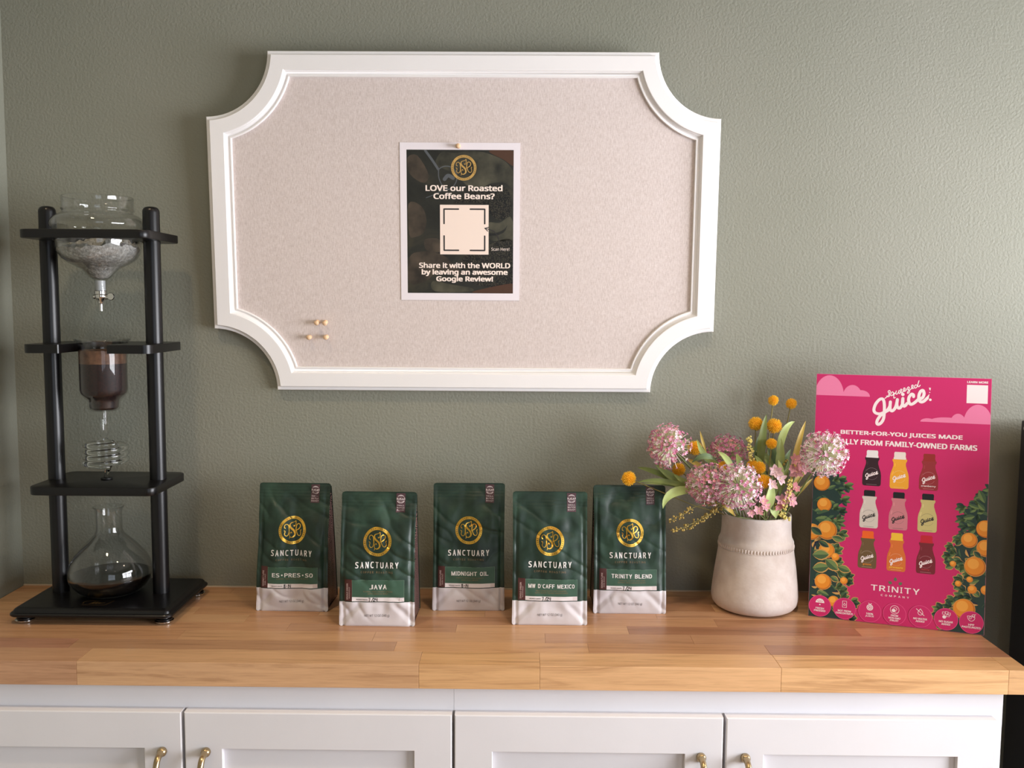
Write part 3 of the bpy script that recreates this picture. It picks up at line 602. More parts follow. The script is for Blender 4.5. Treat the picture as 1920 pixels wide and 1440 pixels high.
# --- coffee beaker
bk = empty('coffee_beaker', (GX+TX, GY+TY, CT)); tag(bk, 'glass beaker of dark coffee grounds hanging in the middle shelf', 'glassware')
po = [(0.0046, 0.3620), (0.0046, 0.3870), (0.0235, 0.3885), (0.0282, 0.3925), (0.0286, 0.4040), (0.0300, 0.4090), (0.0370, 0.4150), (0.0415, 0.4215), (0.0430, 0.4290), (0.0432, 0.5020), (0.0436, 0.5120), (0.0460, 0.5190), (0.0495, 0.5235), (0.0503, 0.5250), (0.0495, 0.5262)]
ins = [(0.0030, 0.3620), (0.0030, 0.3885), (0.0225, 0.3905), (0.0262, 0.3945), (0.0266, 0.4050), (0.0285, 0.4110), (0.0355, 0.4170), (0.0396, 0.4230), (0.0411, 0.4300), (0.0413, 0.5020), (0.0418, 0.5130), (0.0445, 0.5205), (0.0480, 0.5250)]
g = G(); g.lathe(po+list(reversed(ins)), n=64, close=True); g.obj('glass_body', M_thin, bk, 1.0)
M_cof = mat('coffee_grounds', (40,18,12), 0.6); v = coords(M_cof); link(M_cof, ramp(M_cof, noise_tex(M_cof, v, 260, 3), [(0.35, s2l((20,7,6))), (0.7, s2l((44,18,14)))]), 'Base Color')
M_foam = mat('coffee_foam', (128,86,58), 0.5); v = coords(M_foam); link(M_foam, ramp(M_foam, noise_tex(M_foam, v, 90, 4), [(0.3, s2l((68,42,28))), (0.7, s2l((112,80,58)))]), 'Base Color')
g = G(); g.lathe([(0.0001, 0.3908), (0.0222, 0.3908), (0.0259, 0.3948), (0.0263, 0.4052), (0.0282, 0.4113), (0.0352, 0.4173), (0.0404, 0.4226), (0.0420, 0.4296), (0.0423, 0.4790), (0.0001, 0.4790)], n=56); g.obj('coffee', M_cof, bk, 0.7)
g = G(); g.lathe([(0.0001, 0.4792), (0.0422, 0.4792), (0.0422, 0.5040), (0.0412, 0.5046), (0.0398, 0.5035), (0.0396, 0.4850), (0.0001, 0.4840)], n=56, wob=lambda r, z, a: r)
g.obj('coffee_film', M_foam, bk, 0.8)
# --- glass coil
co = empty('condenser_coil', (GX+TX, GY+TY, CT)); tag(co, 'spiral glass drip coil between the beaker and the lowest shelf', 'glassware')
g = G(); g.lathe([(0.0024, 0.333), (0.0036, 0.336), (0.0070, 0.343), (0.0088, 0.350), (0.0090, 0.366), (0.0098, 0.371), (0.0112, 0.3745), (0.0098, 0.3745), (0.0078, 0.366), (0.0076, 0.351), (0.0058, 0.345), (0.0026, 0.338), (0.0012, 0.333)], n=32, close=True); g.obj('funnel', M_thin, co, 1.0)
pts = [(0, 0, 0.334), (0.001, 0, 0.3305), (0.010, -0.006, 0.3285), (0.026, -0.018, 0.3275)]; R = 0.0375; turns = 3.35
N_ = int(turns*36)
for i in range(N_+1):
    a = -0.6-2*PI*turns*i/N_; pts.append((R*math.cos(a), R*math.sin(a), 0.3265-0.0395*i/N_))
a_end = -0.6-2*PI*turns
pts += [(R*math.cos(a_end)*0.8, R*math.sin(a_end)*0.8, 0.283), (0.014, -0.010, 0.2785), (0.003, -0.003, 0.272), (0.0, 0, 0.262), (0, 0, 0.245), (0, 0, 0.222)]
g = G(); g.tube([Vector(p) for p in pts], 0.0047, 14); g.obj('coil_tube', M_glass, co, 2.0)
g = G(); g.lathe([(0.0045, 0.2548), (0.0105, 0.2548), (0.0108, 0.2562), (0.0100, 0.2575), (0.0048, 0.2575)], n=28, close=True); g.obj('grommet', mat('black_rubber', (8,8,9), 0.5), co, 0.8)
# --- flask
fk = empty('coffee_flask', (0.2470, GY+TY, CT)); tag(fk, 'round glass flask half full of black coffee on the tower base', 'glassware')
po = [(0.0001, 0.0306), (0.0400, 0.0306), (0.0545, 0.0345), (0.0665, 0.0430), (0.0745, 0.0550), (0.0775, 0.0670), (0.0768, 0.0790), (0.0725, 0.0930), (0.0640, 0.1070), (0.0500, 0.1240), (0.0370, 0.1370), (0.0280, 0.1460), (0.0248, 0.1540), (0.0243, 0.1640), (0.0243, 0.1900), (0.0258, 0.1960), (0.0288, 0.1995), (0.0292, 0.2005), (0.0280, 0.2012)]
ins = [(max(0.0001, r-0.0017), z+(0.0017 if i < 2 else 0.0008 if z < 0.06 else 0)) for i, (r, z) in enumerate(po)]
g = G(); g.lathe(po+list(reversed(ins)), n=80, close=True); g.obj('glass_body', M_thin, fk, 1.2)
M_blk = mat('black_coffee', (6,3,2), 0.03, coat=0.3)
lq = [(max(0.0001, r-0.0004), z+0.0004) for r, z in ins if z < 0.062]+[(0.0758, 0.0640), (0.0757, 0.0675), (0.0001, 0.0675)]
g = G(); g.lathe(lq, n=80); g.obj('coffee', M_blk, fk, 0.7)
# ------------------------------------------------------------------ coffee bags
M_green = mat('bag_green', (38,66,54), 0.42)
v = coords(M_green, (1, 1, 1), rand=True); cA = noise_tex(M_green, v, 16, 4, 0.6, 0.6); vS = coords(M_green, (60, 60, 500), rand=True); cB = noise_tex(M_green, vS, 1.0, 2)
link(M_green, ramp(M_green, cA, [(0.30, s2l((23,39,31))), (0.50, s2l((33,53,43))), (0.72, s2l((50,75,61)))]), 'Base Color')
link(M_green, bump(M_green, noise_tex(M_green, v, 60, 3), 0.25, 0.0015, bump(M_green, cB, 0.06, 0.0004)), 'Normal')
M_band = noisy('bag_silver_white', (206,202,206), 0.02, 40, 0.40, 0.18, 70, 0.0012)
M_guss = mat('bag_side_pattern', (24,17,18), 0.35)
v = coords(M_guss, (1, 1, 1)); vo = nd(M_guss, 'ShaderNodeTexVoronoi'); vo.feature = 'DISTANCE_TO_EDGE'; vo.inputs['Scale'].default_value = 66; vo.inputs['Randomness'].default_value = 0.75
M_guss.node_tree.links.new(v, vo.inputs['Vector']); mth = nd(M_guss, 'ShaderNodeMath', operation='PINGPONG'); mth.inputs[1].default_value = 0.10; M_guss.node_tree.links.new(vo.outputs['Distance'], mth.inputs[0])
link(M_guss, ramp(M_guss, mth.outputs[0], [(0.028, s2l((138,104,98))), (0.040, s2l((22,16,18))), (0.070, s2l((20,15,17)))]), 'Base Color')
M_label = noisy('label_green', (58,88,72), 0.03, 60, 0.5); M_labline = mat('label_line', (112,136,120), 0.5)
M_tab = mat('label_maroon', (74,40,38), 0.5); M_strip = mat('label_white', (226,220,222), 0.5); M_badge = mat('badge_brown', (74,50,56), 0.5); M_badgew = mat('badge_white', (214,202,204), 0.5)
M_tw = mat('ink_silver_white', (226,224,222), 0.35); M_tg = mat('ink_dull_gold', (134,112,82), 0.45); M_tk = mat('ink_grey', (92,88,90), 0.5); M_mk = mat('marker_black', (12,12,14), 0.4)
M_pink = mat('ink_pale_pink', (196,170,164), 0.5)
BW, BH, BD = 0.0705, 0.2445, 0.088
def bag(ix, name_words, loc, rz, tabs, title, desc, date, label, seed, lean=0.040, tsize=(0.066, 0.0068), dents=1.0, gus=(0,0)):
    t = empty('coffee_bag', loc, (0, 0, rz)); tag(t, label, 'coffee bag', 'five green coffee bags in a row on the worktop')
    sd = Vector((seed*7.3, seed*3.1, seed*1.7))
    def front(x, z):
        u = max(-1, min(1, x/BW)); w_ = max(0, min(1, z/BH))
        y = lean*(0.25*w_+0.75*w_*w_)
        body = math.sin(PI*min(1, (w_+0.02)/0.98))**0.8 if 0 < w_ < 0.98 else 0.0
        y -= 0.0105*body*(1-u*u)**0.7*(1-0.55*w_)
        # pinched seams on both sides
        y += 0.0028*math.exp(-((abs(u)-0.885)/0.035)**2)*min(1, (1-w_)*3)
        # corner tucks of the block bottom
        for s in (-1, 1):
            dd = (abs(u*s-1)*0.9+0.02)
            r = max(0, 1-abs((w_-0.015)-(1-u*s)*0.30)/0.05)
            if u*s > 0.25: y += 0.0030*r*min(1, w_*30)*min(1, (u*s-0.25)*5)*min(1, max(0, (0.22-w_)*12))
        am = min(1, w_*8)*min(1, (1-w_)*9); am *= 1-0.6*math.exp(-((z-0.067)/0.022)**4)
        q = Vector((x*26, 0, z*13))+sd; y += am*dents*0.0052*noise.noise(q)
        q = Vector((x*60, 1.7, z*34))+sd; y += am*dents*0.0022*noise.noise(q)
        q = Vector((x*20+z*26, 4.0, z*10-x*9))+sd; rdg = 1-abs(noise.noise(q))*2; y += am*dents*0.0022*max(0, rdg)**3
        if w_ > 0.86: y += 0.0007*math.sin((w_-0.86)*260)*min(1, (w_-0.86)*20)*0.6
        return y
    def back(x, z):
        w_ = z/BH; return BD-(BD-lean-0.0018)*(0.25*w_+0.75*w_*w_)+0.006*math.sin(PI*w_)*(1-(x/BW)**2)
    nx, nz = 64, 120; vs, fs, mi = [], [], []
    def wid(z):  # outline half width; rounded top corners and tiny flare at the bottom
        w_ = z/BH; h = BW*(1-0.018*math.sin(PI*w_))
        if z > BH-0.005: k = (z-(BH-0.005))/0.005; h -= 0.005*(1-math.sqrt(max(0, 1-k*k)))
        if z < 0.004: k = (0.004-z)/0.004; h -= 0.003*(1-math.sqrt(max(0, 1-k*k)))
        return h
    def zz(j):
        t_ = j/nz
        return BH*(0.96*t_+0.04*(t_ if t_ < 0 else 0.5-0.5*math.cos(PI*t_))) if 3 < j < nz-5 else (BH*(0.96*3.0/nz)*(j/3.0)**1.2 if j <= 3 else BH-(nz-j)**1.6*0.00070)
    for j in range(nz+1):
        z = zz(j)
        for i in range(nx+1): u = -1+2*i/nx; x = u*wid(z); vs.append((x, front(x, z), z))
    zb = 0.0468
    for j in range(nz):
        for i in range(nx): a = j*(nx+1)+i; fs.append((a, a+1, a+nx+2, a+nx+1)); mi.append(1 if (zz(j)+zz(j+1))/2 < zb else 0)
    fo = mesh_obj('front_panel', vs, fs, [M_green, M_band], t, mi, smooth=2.0)
    vs, fs = [], []
    for j in range(nz//3+1):
        z = BH*j/(nz//3)
        for i in range(13): u = -1+2*i/12; x = u*wid(z); vs.append((x, back(x, z), z))
    for j in range(nz//3):
        for i in range(12): a = j*13+i; fs.append((a, a+13, a+14, a+1))
    mesh_obj('back_panel', vs, fs, M_green, t, smooth=2.0)
    for s in (-1, 1):
        vs, fs = [], []; m = 8; J = nz//2
        for j in range(J+1):
            z = BH*j/J; h = wid(z)-0.0015; w_ = z/BH
            y0, y1 = front(s*h, z)+0.0004, back(s*h, z)-0.0004
            for i in range(m+1):
                k = i/m; fold = (0.003+0.016*w_)*(1-abs(2*k-1))*min(1, (1-w_)*6+0.05)
                bulge = 0.004*math.sin(PI*k)*(1-w_)*math.sin(PI*min(1, w_*1.6))
                vs.append((s*(h-fold+bulge+gus[0 if s < 0 else 1]*math.sin(PI*k)*math.sin(PI*w_)), y0+(y1-y0)*k, z))
        for j in range(J):
            for i in range(m): a = j*(m+1)+i; fs.append((a, a+1, a+m+2, a+m+1) if s > 0 else (a, a+m+1, a+m+2, a+1))
        mesh_obj('side_gusset', vs, fs, M_guss, t, smooth=2.0)
    g = G(); vs = [(x, y, 0.0008) for x, y in ((-BW+0.003, 0.001), (BW-0.003, 0.001), (BW-0.003, BD-0.001), (-BW+0.003, BD-0.001))]; g.add(vs, [(0,3,2,1)]); g.obj('bottom_panel', M_guss, t)
    fn = lambda x, z, l: (x, front(x, z)-0.0004-0.00022*l, z)
    F = Flat(); emblem(F, 0, 0.1565, 0.0262, 0, 0, 0)
    # split ring lettering to a dark ink
    F = Flat(); emblem(F, 0, 0.1565, 0.0262, 0, 1, 0); F.obj('foil_emblem', [M_gold, M_guss], fn, t)
    F = Flat(); F.spaced('SANCTUARY', 0, 0.1141, 0.0800, 0.0112, 0, 1, bold=0.035, fill=0.66)
    F.obj('brand_lettering', [M_tw], fn, t)
    F = Flat(); F.spaced('COFFEE ROASTING', 0, 0.1012, 0.0590, 0.0034, 0, 1, fill=0.62, bold=0.0); F.obj('small_lettering', [M_tg], fn, t)
    # sticker with maroon tab, white strip
    L0, L1, B0, B1 = -0.0455, 0.0512, 0.0476, 0.0872
    S = Flat(); S.rect(L0, L1, B0+0.0078, B1, 0, 1, 32, 14); S.frame(L0, L1, B0+0.0078, B1, 0.0004, 1, 2); lab = S.obj('label_sticker', [M_label, M_labline], fn, t, 2.0)
    S = Flat(); S.rect(L0-0.0138, L0, B0, B1+0.0012, 0, 2, 6, 16); 
    S.text(tabs[0], L0-0.0090, (B0+B1)/2-0.002, 0.0300, 0.0030, 1, 3, PI/2, bold=0.03); S.text(tabs[1], L0-0.0050, (B0+B1)/2-0.004, 0.0215, 0.0022, 1, 3, PI/2); S.obj('roast_tab', [M_tab, M_pink], fn, lab, 2.0)
    S = Flat(); S.rect(L0, L1, B0, B0+0.0078, 0, 2, 32, 4); S.text('ROAST DATE:', L0+0.0190, B0+0.0036, 0.0215, 0.0021, 1, 3, bold=0.01)
    S.rect(L1-0.0085, L1-0.0005, B0+0.0006, B0+0.0074, 2, 3); S.obj('date_strip', [M_strip, M_tk, M_badgew], fn, lab, 2.0)
    S = Flat(); S.spaced(title, 0.0028, B1-0.0125 if len(desc) == 2 else B1-0.0150, tsize[0], tsize[1], 0, 3, bold=0.045, fill=0.84)
    S.obj('blend_name', [M_tw], fn, lab)
    S = Flat()
    for i, d in enumerate(desc): S.text(d, 0.0028, B1-0.0205-0.0040*i-(0.0005 if len(desc) == 2 else 0.0015), min(0.062, 0.0019*len(d)+0.008), 0.0023, 0, 3, bold=0.0)
    S.obj('tasting_notes', [M_tg], fn, lab)
    H = Flat(0.001); x0, y0 = (L0+0.0335)*1000, (B0+0.0036)*1000; k = 1.0
    dig = {'7': [[(-2.2,3.0),(0.4,3.1),(-0.4,0),(-1.0,-3.8)]], '/': [[(2,3.6),(-1.4,-3.8)]], '2': [[(-1.8,1.5),(-0.6,3.0),(1.2,2.2),(0.6,0),(-1.8,-2.8),(2.2,-2.6)]], '4': [[(-1.4,3),(-1.6,0),(1.6,0)],[(1.4,3.2),(1.0,-3.4)]],
           '8': [[(0.5,0.3),(-1.2,1.8),(0.2,3.2),(1.2,2.0),(-0.4,0),(-1.2,-2),(0.4,-3.2),(1.5,-1.8),(0.5,0.3)]], '-': [[(-1.2,0),(1.2,0.1)]], '1': [[(0,3.2),(-0.2,-3.2)]]}
    x = x0
    for ch in date:
        for st in dig[ch]: H.stroke([(x+a, y0+b) for a, b in st], 0.95, 0, 4, 4)
        x += {'/': 3.6, '1': 2.6, '-': 3.2}.get(ch, 4.3)
    H.obj('handwritten_date', [M_mk], fn, lab)
    F = Flat(); F.text('NET WT 12 OZ (340 g)', 0.0005, 0.0200, 0.0462, 0.0058, 0, 1); F.obj('weight_lettering', [M_tk], fn, t)
    F = Flat(); F.rect(0.0320, 0.0490, 0.2080, 0.2425, 0, 1, 6, 12); F.ring(0.0405, 0.2318, 0.0066, 0.0077, 1, 2, 32); F.ring(0.0405, 0.2318, 0.0050, 0.0055, 1, 2, 32)
    F.rect(0.0340, 0.0470, 0.2292, 0.2344, 0, 2.6, 4, 2); F.text('USA', 0.0405, 0.2318, 0.0112, 0.0042, 1, 4, bold=0.04)
    for i, s_ in enumerate(('SMALL', 'BATCH', 'ROAST')): F.spaced(s_, 0.0405, 0.2206-0.0044*i, 0.0138, 0.0026, 1, 2, bold=0.01, fill=0.7)
    F.obj('batch_badge', [M_badge, M_badgew], fn, t, 2.0)
    return t
bag(0, '', (0.6045, -0.1485, CT), -0.02, ('SIGNATURE', 'DARK ROAST'), 'ES•PRES•SO', ['CARAMEL, DARK CHOCOLATE & NUTTY'], '8-14', 'green coffee bag marked ESPRESSO, first from the left', 1, tsize=(0.079, 0.0078), dents=1.25, gus=(0, 0.006))
bag(1, '', (0.7822, -0.2258, CT), -0.01, ('SINGLE ORIGIN', 'MEDIUM ROAST'), 'JAVA', ['FLORAL AND CREAMY SPICES', 'WITH MEDIUM BODY'], '7/24', 'green coffee bag marked JAVA, standing further forward', 2, tsize=(0.032, 0.0085), dents=1.2, gus=(0, 0.004))
bag(2, '', (0.9468, -0.1358, CT), 0.02, ('SIGNATURE', 'DARK ROAST'), 'MIDNIGHT OIL', ['TOASTY, WITH LOW ACIDITY', 'AND FULL BODY'], '8-14', 'green coffee bag marked MIDNIGHT OIL, middle of the row', 3, tsize=(0.072, 0.0078), dents=0.9)
bag(3, '', (1.1028, -0.2115, CT), 0.0, ('SINGLE ORIGIN', 'MEDIUM ROAST'), "MW D'CAFF MEXICO", ['MILK CHOCOLATE AND CARAMEL', 'WITH NUTTY TOFFEE UNDERTONES'], '7/24', 'green coffee bag marked MW DCAFF MEXICO, fourth from the left', 4, tsize=(0.086, 0.0074), dents=0.9)
bag(4, '', (1.2602, -0.1442, CT), 0.0, ('SIGNATURE', 'DARK ROAST'), 'TRINITY BLEND', ['VANILLA, COCOA NIBS AND', 'BUTTER, WITH MEDIUM BODY'], '7/24', 'green coffee bag marked TRINITY BLEND, nearest the flower vase', 5, tsize=(0.078, 0.0080), dents=0.9)

# ------------------------------------------------------------------ stoneware vase
VX, VY = 1.5140, -0.0925
vase = empty('flower_vase', (VX, VY, CT)); tag(vase, 'off-white stoneware vase with a beaded band, holding the flowers', 'vase')
M_stone = mat('stoneware', (214,204,196), 0.72); v = coords(M_stone)
link(M_stone, ramp(M_stone, noise_tex(M_stone, v, 30, 5, 0.6), [(0.32, s2l((206,193,185))), (0.55, s2l((216,206,200))), (0.75, s2l((226,218,213)))]), 'Base Color')
link(M_stone, bump(M_stone, noise_tex(M_stone, v, 220, 3), 0.22, 0.0009, bump(M_stone, noise_tex(M_stone, v, 55, 2), 0.2, 0.0015)), 'Normal')
po = [(0.0001, 0.0008), (0.0620, 0.0008), (0.0700, 0.0020), (0.0770, 0.0058), (0.0818, 0.0120), (0.0840, 0.0220), (0.0838, 0.0320), (0.0820, 0.0500), (0.0790, 0.0750), (0.0760, 0.0960), (0.0732, 0.1150), (0.0722, 0.1225), (0.0717, 0.1260), (0.0722, 0.1300), (0.0726, 0.1325),
      (0.0724, 0.1360), (0.0706, 0.1400), (0.0686, 0.1440), (0.0676, 0.1500), (0.0668, 0.1620), (0.0664, 0.1740), (0.0664, 0.1850), (0.0660, 0.1885), (0.0645, 0.1898), (0.0628, 0.1888), (0.0618, 0.1850), (0.0620, 0.1700), (0.0640, 0.1400), (0.0680, 0.1200), (0.0760, 0.0300), (0.0700, 0.0120), (0.0001, 0.0100)]
wob = lambda r, z, a: r*(1+0.006*math.sin(2*a+0.7)+0.004*math.sin(3*a+z*30)) if r > 0.01 else r
g = G(); g.lathe(po, n=96, wob=wob); g.obj('body', M_stone, vase, 1.4)
g = G(); g.lathe([(0.0722, 0.1215), (0.0732, 0.1222), (0.0732, 0.1228), (0.0722, 0.1232)], n=96, wob=wob, close=True)
for k in range(78):
    a = 2*PI*k/78; r = 0.0722*(1+0.006*math.sin(2*a+0.7)+0.004*math.sin(3*a+0.1275*30)); cx, cy = r*math.cos(a), r*math.sin(a)
    vs = []; b0 = len(g.v)
    g.sphere((0, 0, 0), 1, 8, 5)
    for i in range(b0, len(g.v)): x, y, z = g.v[i]; tx = x*0.0018; rr = y*0.0016; g.v[i] = (cx+math.cos(a)*rr-math.sin(a)*tx, cy+math.sin(a)*rr+math.cos(a)*tx, 0.1272+z*0.0040+tx*0.6)
g.obj('bead_band', M_stone, vase, 2.0)

# ------------------------------------------------------------------ flowers
ALLIUM = [((1.333, -0.13, 0.327), 0.0403, (1.47, -0.102, 0.17), 'left'),
 ((1.463, -0.05, 0.297), 0.039, (1.494, -0.062, 0.17), 'back'),
 ((1.402, -0.16, 0.259), 0.0387, (1.48, -0.122, 0.17), 'low'),
 ((1.453, -0.185, 0.261), 0.042, (1.504, -0.137, 0.17), 'front'),
 ((1.61, -0.19, 0.324), 0.0409, (1.559, -0.122, 0.17), 'right')]
CRASPEDIA = [((1.549, -0.06, 0.409), 0.0105, (1.524, -0.062, 0.17)),
 ((1.585, -0.06, 0.403), 0.011, (1.534, -0.062, 0.17)),
 ((1.51, -0.08, 0.365), 0.014, (1.514, -0.072, 0.17)),
 ((1.544, -0.09, 0.362), 0.015, (1.526, -0.092, 0.17)),
 ((1.534, -0.11, 0.33), 0.0107, (1.524, -0.102, 0.17)),
 ((1.393, -0.07, 0.314), 0.0146, (1.484, -0.072, 0.17)),
 ((1.357, -0.1, 0.276), 0.0133, (1.474, -0.092, 0.17)),
 ((1.439, -0.12, 0.287), 0.0096, (1.494, -0.102, 0.17)),
 ((1.257, -0.12, 0.261), 0.0142, (1.464, -0.097, 0.17)),
 ((1.496, -0.12, 0.288), 0.0117, (1.514, -0.112, 0.17)),
 ((1.505, -0.135, 0.287), 0.0126, (1.518, -0.112, 0.17)),
 ((1.511, -0.15, 0.263), 0.014, (1.52, -0.122, 0.17))]
LEAVES = {'left': [((1.425, -0.11, 0.221), (1.357, -0.12, 0.254), (1.308, -0.11, 0.289), 0.0155, 'g'),
          ((1.425, -0.11, 0.221), (1.331, -0.115, 0.265), (1.276, -0.1, 0.279), 0.0113, 'd'),
          ((1.422, -0.12, 0.221), (1.338, -0.14, 0.257), (1.272, -0.14, 0.258), 0.0093, 'd'),
          ((1.412, -0.13, 0.235), (1.343, -0.155, 0.243), (1.318, -0.16, 0.211), 0.0155, 'l'),
          ((1.419, -0.12, 0.228), (1.37, -0.13, 0.253), (1.343, -0.12, 0.271), 0.0103, 'g'),
          ((1.419, -0.12, 0.226), (1.359, -0.135, 0.249), (1.283, -0.13, 0.254), 0.0072, 'g')],
 'low': [((1.511, -0.155, 0.197), (1.519, -0.165, 0.233), (1.524, -0.155, 0.262), 0.0165, 'l'),
         ((1.536, -0.15, 0.192), (1.531, -0.155, 0.21), (1.528, -0.14, 0.223), 0.0175, 'l'),
         ((1.458, -0.15, 0.195), (1.441, -0.165, 0.214), (1.428, -0.16, 0.222), 0.0093, 'y')],
 'midleft': [((1.44, -0.1, 0.289), (1.409, -0.11, 0.301), (1.391, -0.1, 0.336), 0.0124, 'g'),
             ((1.465, -0.12, 0.26), (1.446, -0.13, 0.298), (1.428, -0.12, 0.315), 0.0113, 'l'),
             ((1.43, -0.11, 0.293), (1.404, -0.12, 0.306), (1.38, -0.11, 0.291), 0.0103, 'b'),
             ((1.472, -0.11, 0.268), (1.47, -0.12, 0.293), (1.466, -0.11, 0.31), 0.0113, 'g'),
             ((1.413, -0.09, 0.307), (1.403, -0.1, 0.329), (1.399, -0.09, 0.351), 0.0052, 'y'),
             ((1.412, -0.1, 0.268), (1.393, -0.105, 0.286), (1.37, -0.09, 0.296), 0.0093, 'y')],
 'right': [((1.556, -0.10, 0.225), (1.560, -0.11, 0.262), (1.572, -0.10, 0.296), 0.0125, 'd'),
           ((1.560, -0.13, 0.215), (1.576, -0.14, 0.238), (1.592, -0.13, 0.250), 0.0085, 'd'),
           ((1.572, -0.11, 0.232), (1.579, -0.12, 0.313), (1.599, -0.11, 0.375), 0.0113, 'y'),
           ((1.564, -0.12, 0.224), (1.575, -0.13, 0.257), (1.601, -0.12, 0.278), 0.0113, 'y'),
           ((1.561, -0.12, 0.208), (1.585, -0.135, 0.243), (1.61, -0.13, 0.266), 0.0072, 'y'),
           ((1.538, -0.13, 0.221), (1.545, -0.135, 0.258), (1.567, -0.12, 0.287), 0.0103, 'd')],
 'tall': [((1.547, -0.10, 0.250), (1.556, -0.11, 0.285), (1.575, -0.10, 0.318), 0.0125, 'b'),
          ((1.528, -0.10, 0.252), (1.516, -0.11, 0.285), (1.505, -0.10, 0.305), 0.0115, 'g'),
          ((1.540, -0.12, 0.235), (1.548, -0.13, 0.270), (1.545, -0.12, 0.300), 0.0120, 'l'),
          ((1.519, -0.09, 0.249), (1.517, -0.1, 0.325), (1.528, -0.09, 0.385), 0.0155, 'd'),
          ((1.551, -0.09, 0.255), (1.53, -0.095, 0.298), (1.499, -0.08, 0.319), 0.0124, 'g'),
          ((1.55, -0.1, 0.262), (1.551, -0.11, 0.3), (1.555, -0.1, 0.339), 0.0165, 'g'),
          ((1.548, -0.08, 0.253), (1.544, -0.09, 0.292), (1.535, -0.08, 0.336), 0.0206, 'b'),
          ((1.554, -0.09, 0.265), (1.558, -0.095, 0.34), (1.587, -0.08, 0.37), 0.0134, 'l'),
          ((1.546, -0.08, 0.258), (1.513, -0.09, 0.297), (1.52, -0.08, 0.346), 0.0124, 'b')]}
BERRIES = {'droopa': [(1.431, -0.15, 0.212), (1.413, -0.15, 0.201), (1.397, -0.15, 0.19), (1.378, -0.15, 0.177), (1.363, -0.15, 0.167)],
 'droopb': [(1.419, -0.17, 0.224), (1.379, -0.17, 0.218), (1.359, -0.17, 0.205), (1.344, -0.17, 0.197), (1.332, -0.17, 0.189)],
 'droopc': [(1.416, -0.16, 0.211), (1.406, -0.16, 0.2), (1.376, -0.16, 0.184), (1.356, -0.16, 0.174), (1.338, -0.16, 0.167)],
 'righta': [(1.548, -0.16, 0.212), (1.553, -0.16, 0.232), (1.556, -0.16, 0.253), (1.558, -0.16, 0.266)],
 'rightb': [(1.559, -0.15, 0.192), (1.549, -0.15, 0.197), (1.54, -0.15, 0.206), (1.532, -0.15, 0.217)],
 'spike': [(1.497, -0.12, 0.289), (1.494, -0.12, 0.304), (1.491, -0.12, 0.32), (1.488, -0.12, 0.335), (1.487, -0.12, 0.341)],
 'wisp': [(1.53, -0.11, 0.253), (1.544, -0.11, 0.274), (1.558, -0.11, 0.288), (1.564, -0.11, 0.298)]}
BLOSSOMS = {'a': ((1.527, -0.16, 0.217),
       [(1.529, -0.165, 0.284, 0.0093), (1.537, -0.165, 0.271, 0.0082), (1.522, -0.165, 0.261, 0.0072), (1.526, -0.165, 0.289, 0.0062)]),
 'b': ((1.554, -0.14, 0.207),
       [(1.569, -0.145, 0.305, 0.0093), (1.58, -0.145, 0.294, 0.0082), (1.574, -0.145, 0.281, 0.0093), (1.565, -0.145, 0.286, 0.0072),
        (1.591, -0.145, 0.286, 0.0062)]),
 'c': ((1.546, -0.15, 0.204),
       [(1.556, -0.155, 0.242, 0.0082), (1.546, -0.155, 0.228, 0.0093), (1.57, -0.155, 0.252, 0.0082), (1.564, -0.155, 0.226, 0.0072),
        (1.539, -0.155, 0.216, 0.0062)]),
 'd': ((1.516, -0.165, 0.199),
       [(1.504, -0.17, 0.229, 0.0082), (1.497, -0.17, 0.21, 0.0072), (1.51, -0.17, 0.219, 0.0062), (1.483, -0.17, 0.206, 0.0062)])}
def lp(p): return Vector((p[0], p[1], p[2]+CT))
M_stem = noisy('stem_green', (110,124,74), 0.12, 60, 0.55); M_stemd = noisy('stem_olive', (134,128,76), 0.12, 60, 0.6)
LEAFC = {'g': (142,158,92), 'd': (112,126,66), 'l': (176,194,124), 'b': (116,140,100), 'y': (176,152,72)}
M_leaf = {}
for k, c in LEAFC.items():
    m = noisy('leaf_'+k, c, 0.10, 30, 0.5, 0.15, 90, 0.0006); M_leaf[k] = m
def leaf_geo(g, a, b, c, wd, mi=0, n=12, face=None, fold=0.25):
    """curved leaf blade: a base, b middle, c tip"""
    P_ = [a*(1-t)**2+(2*b-0.5*a-0.5*c)*2*t*(1-t)+c*t*t for t in [i/n for i in range(n+1)]]
    face = face or Vector((0, -1, 0.25)); vs = []
    for i, p in enumerate(P_):
        t = i/n; d = (P_[min(i+1, n)]-P_[max(i-1, 0)]).normalized(); s = d.cross(face).normalized(); nrm = s.cross(d).normalized()
        wv = wd*0.5*(math.sin(PI*min(1, t*0.93+0.07))**0.75)*(0.35+0.65*min(1, t*2.6)); wv = max(wv, 0.0006) if i < n else 0.0002
        for q in (-1, -0.5, 0, 0.5, 1): vs.append(p+s*wv*q+nrm*(fold*wv*abs(q)-(0.0005 if q == 0 else 0)))
    fs = []
    for i in range(n):
        for k in range(4): A = i*5+k; fs.append((A, A+1, A+6, A+5))
    g.add(vs, fs, mi)
def sag(a, b, k=0.35):
    a, b = Vector(a), Vector(b); m = a.lerp(b, 0.5); m.x += (a.x-b.x)*0.12; m.z += abs(b.x-a.x)*k*0.3; return [a, a.lerp(m, 0.5)+Vector((0, 0, 0.004)), m, m.lerp(b, 0.55), b]
def root(name, rim, label, cat, group=None):
    dx, dy = rim[0]-VX, rim[1]-VY; q = min(1.0, 0.050/max(1e-6, math.hypot(dx, dy))); r_ = lp((VX+dx*q, VY+dy*q, rim[2])); t = empty(name, r_); tag(t, label, cat, group); return t, r_
